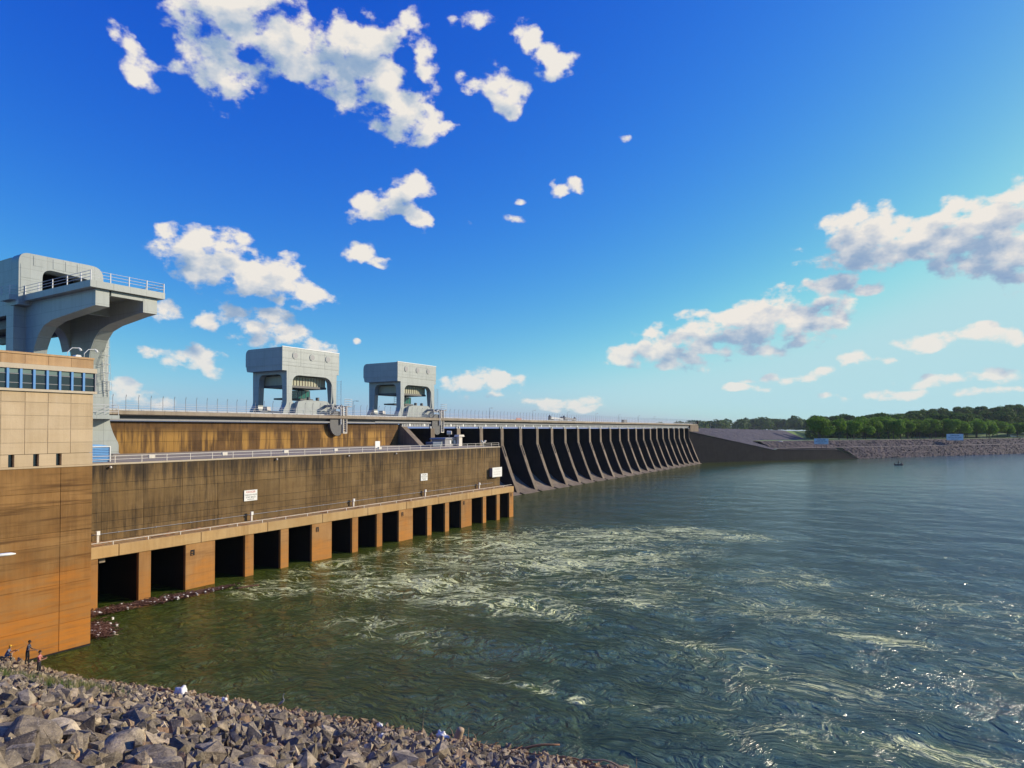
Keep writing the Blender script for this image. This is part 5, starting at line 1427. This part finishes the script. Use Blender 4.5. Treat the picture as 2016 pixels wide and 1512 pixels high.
# earth embankment carrying on the line of the dam
V = [(-101.2, 361, 17.6), (-66, 413, 6.6), (-52, 432, 6.3), (-88.3, 763, 8.0), (-109, 760, 17.2), (-108, 379, 19.6), (-128, 379, 19.6), (-132, 760, 17.2), (-80, 800, 8.0), (-112, 795, 14.0), (-150, 800, 8)]
def gridquad(name, A, B_, C_, D_, n1, n2, mat, jit):
    V = []; F = []
    for i in range(n1 + 1):
        for j in range(n2 + 1):
            u, v = i / n1, j / n2
            p = (Vector(A) * (1 - u) + Vector(B_) * u) * (1 - v) + (Vector(D_) * (1 - u) + Vector(C_) * u) * v
            V.append((p.x, p.y, p.z + random.uniform(-jit, jit)))
    for i in range(n1):
        for j in range(n2): a = i * (n2 + 1) + j; F.append((a, a + n2 + 1, a + n2 + 2, a + 1))
    me = bpy.data.meshes.new(name); me.from_pydata(V, [], F); return link(name, me, mat)
e1 = gridquad('embankment', (-101.2, 361.5, 17.7), (-66.5, 413, 6.7), (-88.3, 763, 8.0), (-109, 760, 17.3), 16, 90, M['emb_rock'], .12); e1['kind'] = 'structure'
e2 = gridquad('embankment_crest_road', (-101.2, 361.5, 17.75), (-109, 760, 17.35), (-135, 760, 17.4), (-135, 361.5, 19.7), 30, 3, M['curb'], .02); e2['kind'] = 'structure'
e2b = gridquad('embankment_shoulder', (-101.4, 361.0, 17.6), (-109, 760, 17.3), (-113, 760, 17.9), (-107, 361.0, 19.9), 60, 2, M['emb_rock'], .08); e2b['kind'] = 'structure'
e3 = gridquad('embankment_end', (-88.3, 763, 8.0), (-60, 960, 8.0), (-100, 990, 15.0), (-109, 760, 17.35), 12, 8, M['grass'], .05); e3['kind'] = 'structure'
e4 = gridquad('lower_bench', (-66, 412.5, 6.3), (-34.5, 456.5, 6.2), (-50, 560, 7.6), (-88, 763, 7.9), 14, 20, M['far_rock'], .1); e4['kind'] = 'structure'
e5 = gridquad('bench_grass', (-50, 545, 7.75), (-52, 590, 10.8), (-60, 800, 11.2), (-88, 770, 8.05), 6, 12, M['grass'], .05); e5['kind'] = 'structure'

# training wall between spillway and far bank
t = thing('training_wall', 'dark sloping concrete wing wall beyond the last spillway pier', 'wall', (-66, 412, 0))
WA = Vector((-101.7, 360.5, 0)); WB = Vector((-23.8, 472, 0)); WD = (WB - WA).normalized(); WN = Vector((WD.y, -WD.x, 0))
prof = [(0, -4), (0, 17.7), (63.5, 6.5), (114.5, 6.25), (136, .2), (136, -4)]
bm = bmesh.new(); A_ = []; B__ = []
for s, z in prof:
    p = WA + WD * s; A_.append(bm.verts.new((p.x, p.y, z))); q = p - WN * 1.2; B__.append(bm.verts.new((q.x, q.y, z)))
bm.faces.new(A_); bm.faces.new(B__[::-1])
for i in range(len(prof)): j = (i + 1) % len(prof); bm.faces.new((A_[i], A_[j], B__[j], B__[i]))
obj('wall', bm, M['spill_dark2'] if 'spill_dark2' in M else M['spill_dark'], t)
bm = bmesh.new(); A_ = []
for s, z in prof[1:5]:
    p = WA + WD * s + WN * .12; A_.append(bm.verts.new((p.x, p.y, z + .12))); A_.append(bm.verts.new((p.x, p.y, z - .25)))
    p = p - WN * 1.4; A_.append(bm.verts.new((p.x, p.y, z + .12)))
for i in range(3):
    a = A_[i * 3:i * 3 + 6]; bm.faces.new((a[1], a[0], a[3], a[4])); bm.faces.new((a[0], a[2], a[5], a[3]))
obj('coping', bm, M['spill_dark'], t)

def billboard(label, px, py, pz, w, h, legs, lines):
    t = thing('billboard', label, 'sign', (px, py, pz), 'large white river warning boards')
    c = Vector((px, py, 0)); dirc = Vector((-px, -py, 0)).normalized(); si = Vector((-dirc.y, dirc.x, 0))
    ang = math.atan2(si.y, si.x)
    def bx(name, u0, u1, z0, z1, th, mat, off=0):
        bm = B(u0, u1, -th / 2, th / 2, z0, z1)
        for v in bm.verts: v.co = Matrix.Rotation(ang, 4, 'Z') @ v.co + c + dirc * off
        return obj(name, bm, mat, t)
    bx('board', -w / 2, w / 2, pz + legs, pz + legs + h, .15, M['sign_white'])
    for f in (-.35, 0, .35): bx('leg', w * f - .12, w * f + .12, pz, pz + legs + h * .9, .2, M['steel_dark'], -.2)
    for k, (txt, sz, f) in enumerate(lines):
        add_text(txt, sz, c + dirc * .1 + Vector((0, 0, pz + legs + h * f)), M['sign_black'], t, ang)
billboard('white board on dark posts standing on the bench above the dark wing wall', -43.5, 452, 6.3, 8.2, 3.6, 3.2, [('DANGER', 1.2, .75), ('RESTRICTED AREA', .8, .45), ('KEEP OUT', .8, .18)])
bp = sxy(132, 15)
billboard('white board on dark posts on the far right bank in front of the trees', bp[0], bp[1], 7.0, 10.5, 4.8, 3.6, [('DANGER', 1.4, .75), ('RESTRICTED AREA', 1.0, .45), ('KEEP OUT', 1.0, .18)])

# white pickup on the bench road
def car():
    x, y, z = -80.5, 535, 7.9; t = thing('parked_car', 'small white car parked below the rocky embankment', 'car', (x, y, z))
    prf = rounded([(0, .35), (0, 1.0), (1.1, 1.1), (1.8, 1.62), (3.4, 1.62), (4.2, 1.1), (4.8, 1.0), (4.8, .35)], .2, 3)
    pr = [(y + a * 1.6, z + b_ * 1.6) for a, b_ in prf]
    a = prism(bmesh.new(), [pr], 'x', x - 1.4, x + 1.4); obj('body', a, M['sign_white'], t)
    obj('window', B(x + 1.4, x + 1.44, y + 2.7, y + 5.6, z + 1.8, z + 2.4), M['glass'], t)
    for k in (1.4, 6.2):
        bm = bmesh.new(); tube(bm, [(x + 1.0, y + k, z + .5), (x + 1.5, y + k, z + .5)], .55, 10); obj('wheel', bm, M['sign_black'], t)
car()
# fishing boat far out
def boat():
    x, y = -1.1, 396.5; t = thing('fishing_boat', 'small dark motor boat with one standing angler, far out on the river', 'boat', (x, y, 0))
    L_ = 4.6; dirv = Vector((math.cos(R(31)), math.sin(R(31)), 0)); sd_ = Vector((-dirv.y, dirv.x, 0)); c = Vector((x, y, 0))
    bm = bmesh.new(); rings = []
    for f, w, z in ((-.5, .75, 0.0), (-.25, .9, 0), (.1, .85, .02), (.35, .5, .1), (.5, .05, .25)):
        p = c + dirv * f * L_
        rings.append([bm.verts.new(p + sd_ * a * w + Vector((0, 0, zz + z))) for a, zz in ((-1, .6), (-.8, -.1), (.8, -.1), (1, .6), (.85, .6), (.7, .1), (-.7, .1), (-.85, .6))])
    for i in range(4):
        for k in range(8): bm.faces.new((rings[i][k], rings[i][(k + 1) % 8], rings[i + 1][(k + 1) % 8], rings[i + 1][k]))
    bm.faces.new(rings[0]); bm.faces.new(rings[-1][::-1])
    obj('hull', bm, M['steel_dark'], t)
    p = c - dirv * 2.4; bm = bmesh.new(); tube(bm, [p + Vector((0, 0, -.2)), p + Vector((0, 0, .9)), p + Vector((0, 0, 1.15))], [.1, .2, .18], 8); obj('outboard_motor', bm, M['sign_black'], t)
    q = person('angler standing upright in the small boat far out on the river', tuple(c - dirv * .4 + Vector((0, 0, .25))), R(31), cloth('grey_shirt', (.05, .05, .06)), cloth('dark_trousers2', (.02, .02, .025)), SK, flat('hair3', (.02, .015, .01), .8), [((.1, 0, -.22), (.36, .1, -.2)), ((.1, 0, -.24), (.35, -.06, -.22))], .04)
    del q['group']; q.scale = (1.3, 1.3, 1.3)
    q = person('angler sitting low in the bow of the small far boat', tuple(c + dirv * .9 + Vector((0, 0, .2))), R(31), cloth('dark_shirt', (.03, .03, .05)), cloth('dark_trousers3', (.02, .02, .025)), SK, flat('hair4', (.02, .015, .01), .8), [((.12, .0, -.16), (.40, .12, -.06)), ((.12, .0, -.18), (.42, -.05, -.10))], 0, True)
    del q['group']; q.scale = (1.3, 1.3, 1.3)
boat()

# ------------------------------------------------------------------ trees
def leafmat(name, a, b_):
    m, nt, b = newmat(name); g = G(nt)
    oi = g.n('ShaderNodeObjectInfo'); n = g.noise(g.pos(), .35, 4, .7)
    c = g.mix(g.mr(n, .35, .65), a, b_); c = g.mix(g.m('MULTIPLY', oi.outputs['Random'], .5), c, tuple(q * .55 for q in a))
    g.put(b, 'Base Color', c); b.inputs['Roughness'].default_value = .75; b.inputs['Specular IOR Level'].default_value = .2
    tr = g.n('ShaderNodeBsdfTranslucent'); g.put(tr, 0, c); mx = g.n('ShaderNodeMixShader'); mx.inputs[0].default_value = .4
    nt.links.new(b.outputs[0], mx.inputs[1]); nt.links.new(tr.outputs[0], mx.inputs[2])
    nt.links.new(mx.outputs[0], nt.nodes['Material Output'].inputs['Surface'])
    return m
M['leaf_bright'] = leafmat('leaf_bright', (.14, .27, .018), (.20, .35, .03))
M['leaf_dark'] = leafmat('leaf_dark', (.05, .115, .02), (.10, .18, .03))
M['bark'] = flat('bark', (.10, .08, .06), .9)
def crown_mesh(seed, n, h, r_, flatten=.75, leaf=.55):
    q = np.random.default_rng(seed); V = []; F = []
    lob = [(q.uniform(-.6, .6) * r_, q.uniform(-.6, .6) * r_, h * q.uniform(.42, .86), r_ * q.uniform(.38, .62)) for _ in range(9)] + [(0, 0, h * .62, r_ * .7)]
    for k in range(n):
        cx, cy, cz, cr_ = lob[q.integers(len(lob))]
        d = q.normal(0, 1, 3); d /= np.linalg.norm(d); rad = cr_ * q.uniform(.7, 1.08)
        p = np.array([cx, cy, cz]) + d * rad * np.array([1, 1, flatten])
        if p[2] < h * .16: p[2] = h * .16 + q.uniform(0, .5)
        nrm = d + q.normal(0, .45, 3); nrm /= np.linalg.norm(nrm)
        a = np.cross(nrm, q.normal(0, 1, 3)); a /= np.linalg.norm(a); b_ = np.cross(nrm, a)
        s = leaf * q.uniform(.6, 1.5); i = len(V)
        V += [tuple(p + a * s), tuple(p + b_ * s * .8), tuple(p - a * s), tuple(p - b_ * s * .8)]; F.append((i, i + 1, i + 2, i + 3))
    me = bpy.data.meshes.new('crown'); me.from_pydata(V, [], F); return me
def trunk_mesh(seed, h, r_):
    q = random.Random(seed); bm = bmesh.new()
    tube(bm, [(0, 0, -1), (q.uniform(-.2, .2), 0, h * .35), (q.uniform(-.4, .4), q.uniform(-.3, .3), h * .75)], [r_, r_ * .7, r_ * .2], 7)
    for k in range(5):
        a = q.uniform(0, 6.28); z = h * q.uniform(.22, .5)
        tube(bm, [(0, 0, z), (math.cos(a) * h * .13, math.sin(a) * h * .13, z + h * .12), (math.cos(a) * h * .24, math.sin(a) * h * .24, z + h * .26)], [r_ * .4, r_ * .25, r_ * .08], 5)
    me = bpy.data.meshes.new('trunk'); bm.to_mesh(me); bm.free(); me.materials.append(M['bark']); return me
kinds = []
for k in range(6):
    kinds.append((crown_mesh(40 + k, 3200, 13, 6.2, .8, .42), trunk_mesh(k, 13, .35)))
for k in range(6):
    kinds.append((crown_mesh(80 + k, 2600, 18, 8.0, .8, .62), trunk_mesh(10 + k, 18, .45)))
def tree(kind, x, y, z, s, mat, label, group):
    cm, tm = kinds[kind]
    r = bpy.data.objects.new('tree', None); COL.objects.link(r); r.location = (x, y, z); r.rotation_euler = (0, 0, random.uniform(0, 6.28)); r.scale = (s * random.uniform(.9, 1.15), s * random.uniform(.9, 1.15), s)
    key = (cm.name, mat)
    if len(cm.materials) == 0: cm.materials.append(M[mat])
    c = bpy.data.objects.new('crown', cm); COL.objects.link(c); c.parent = r
    c.material_slots[0].link = 'OBJECT'; c.material_slots[0].material = M[mat]
    t_ = bpy.data.objects.new('trunk', tm); COL.objects.link(t_); t_.parent = r
    tag(r, label, 'tree', group)
# planted row behind the river road
nrow = 0
for k in range(44):
    t_ = 22 + k * 8.2; o_ = 43 + random.uniform(-3, 4) + (k % 2) * 9
    if k in (3,): continue
    x, y = sxy(t_, o_)
    lab = 'bright green tree in the planted row along the far river road'
    if k == 0: lab = 'first tree at the left end of the planted row above the wing wall board'
    if k == 1: lab = 'second tree from the left in the planted row by the far river road'
    tree(random.randrange(6), x, y, 11.2, random.uniform(1.0, 1.32), 'leaf_bright', lab, 'planted trees along the far river road')
    nrow += 1
# wooded hillside behind
q = random.Random(5); cnt = 0
while cnt < 215:
    az = R(q.uniform(-6.0, 9.8)); d_ = 620 + 560 * q.random() ** .8; x, y = d_ * math.sin(az), d_ * math.cos(az)
    if shore_o(x, y) < 62: continue
    tree(6 + q.randrange(6), x, y, hill_z(x, y) - .5, q.uniform(.8, 1.25), 'leaf_dark', 'dark green tree in the woods on the rising hill at the right', 'trees on the wooded hill')
    cnt += 1
# distant woods: one mass
def woods(name, label, pts, mat, leaf, n):
    V = []; F = []; qq = np.random.default_rng(9)
    for (x, y, z, s) in pts:
        for k in range(n):
            d = qq.normal(0, 1, 3); d /= np.linalg.norm(d); d[2] = abs(d[2])
            p = np.array([x, y, z]) + d * s * np.array([1, 1, 1.15]) * qq.uniform(.8, 1.05); nr_ = d + qq.normal(0, .4, 3); nr_ /= np.linalg.norm(nr_)
            a = np.cross(nr_, qq.normal(0, 1, 3)); a /= np.linalg.norm(a); b_ = np.cross(nr_, a); sz = leaf * qq.uniform(.6, 1.4); i = len(V)
            V += [tuple(p + a * sz), tuple(p + b_ * sz), tuple(p - a * sz), tuple(p - b_ * sz)]; F.append((i, i + 1, i + 2, i + 3))
    me = bpy.data.meshes.new(name); me.from_pydata(V, [], F); o = link(name, me, M[mat]); tag(o, label, kind='stuff'); return o
pts = []
for k in range(330):
    az = R(q.uniform(-18.5, 30)); d_ = 1500 + 700 * q.random(); x, y = d_ * math.sin(az), d_ * math.cos(az)
    pts.append((x, y, 12 + 9 * q.random() + (6 if math.degrees(az) > -13 else 0) - (math.degrees(az) < -16) * 6, q.uniform(13, 22)))
woods('far_woods', 'distant blue-green woods on the horizon beyond the embankment', pts, 'leaf_dark', 2.6, 240)
pts = []
for k in range(230):
    az = R(q.uniform(-6.2, 16)); d_ = 640 + 600 * q.random(); x, y = d_ * math.sin(az), d_ * math.cos(az)
    if shore_o(x, y) < 75: continue
    pts.append((x, y, hill_z(x, y), q.uniform(7, 11)))
woods('hill_undergrowth', 'undergrowth and lower crowns filling the wooded hill', pts, 'leaf_dark', 1.1, 260)

# ------------------------------------------------------------------ air: thin haze between the camera and the far bank
m, nt, b = newmat('haze'); nt.nodes.remove(b)
pv = nt.nodes.new('ShaderNodeVolumePrincipled'); pv.inputs['Color'].default_value = (.80, .88, 1, 1); pv.inputs['Density'].default_value = .00005; pv.inputs['Anisotropy'].default_value = .2
nt.links.new(pv.outputs[0], nt.nodes['Material Output'].inputs['Volume'])
hz = obj('haze', B(-2600, 3000, -400, 6200, -9, 75), m); hz['kind'] = 'stuff'
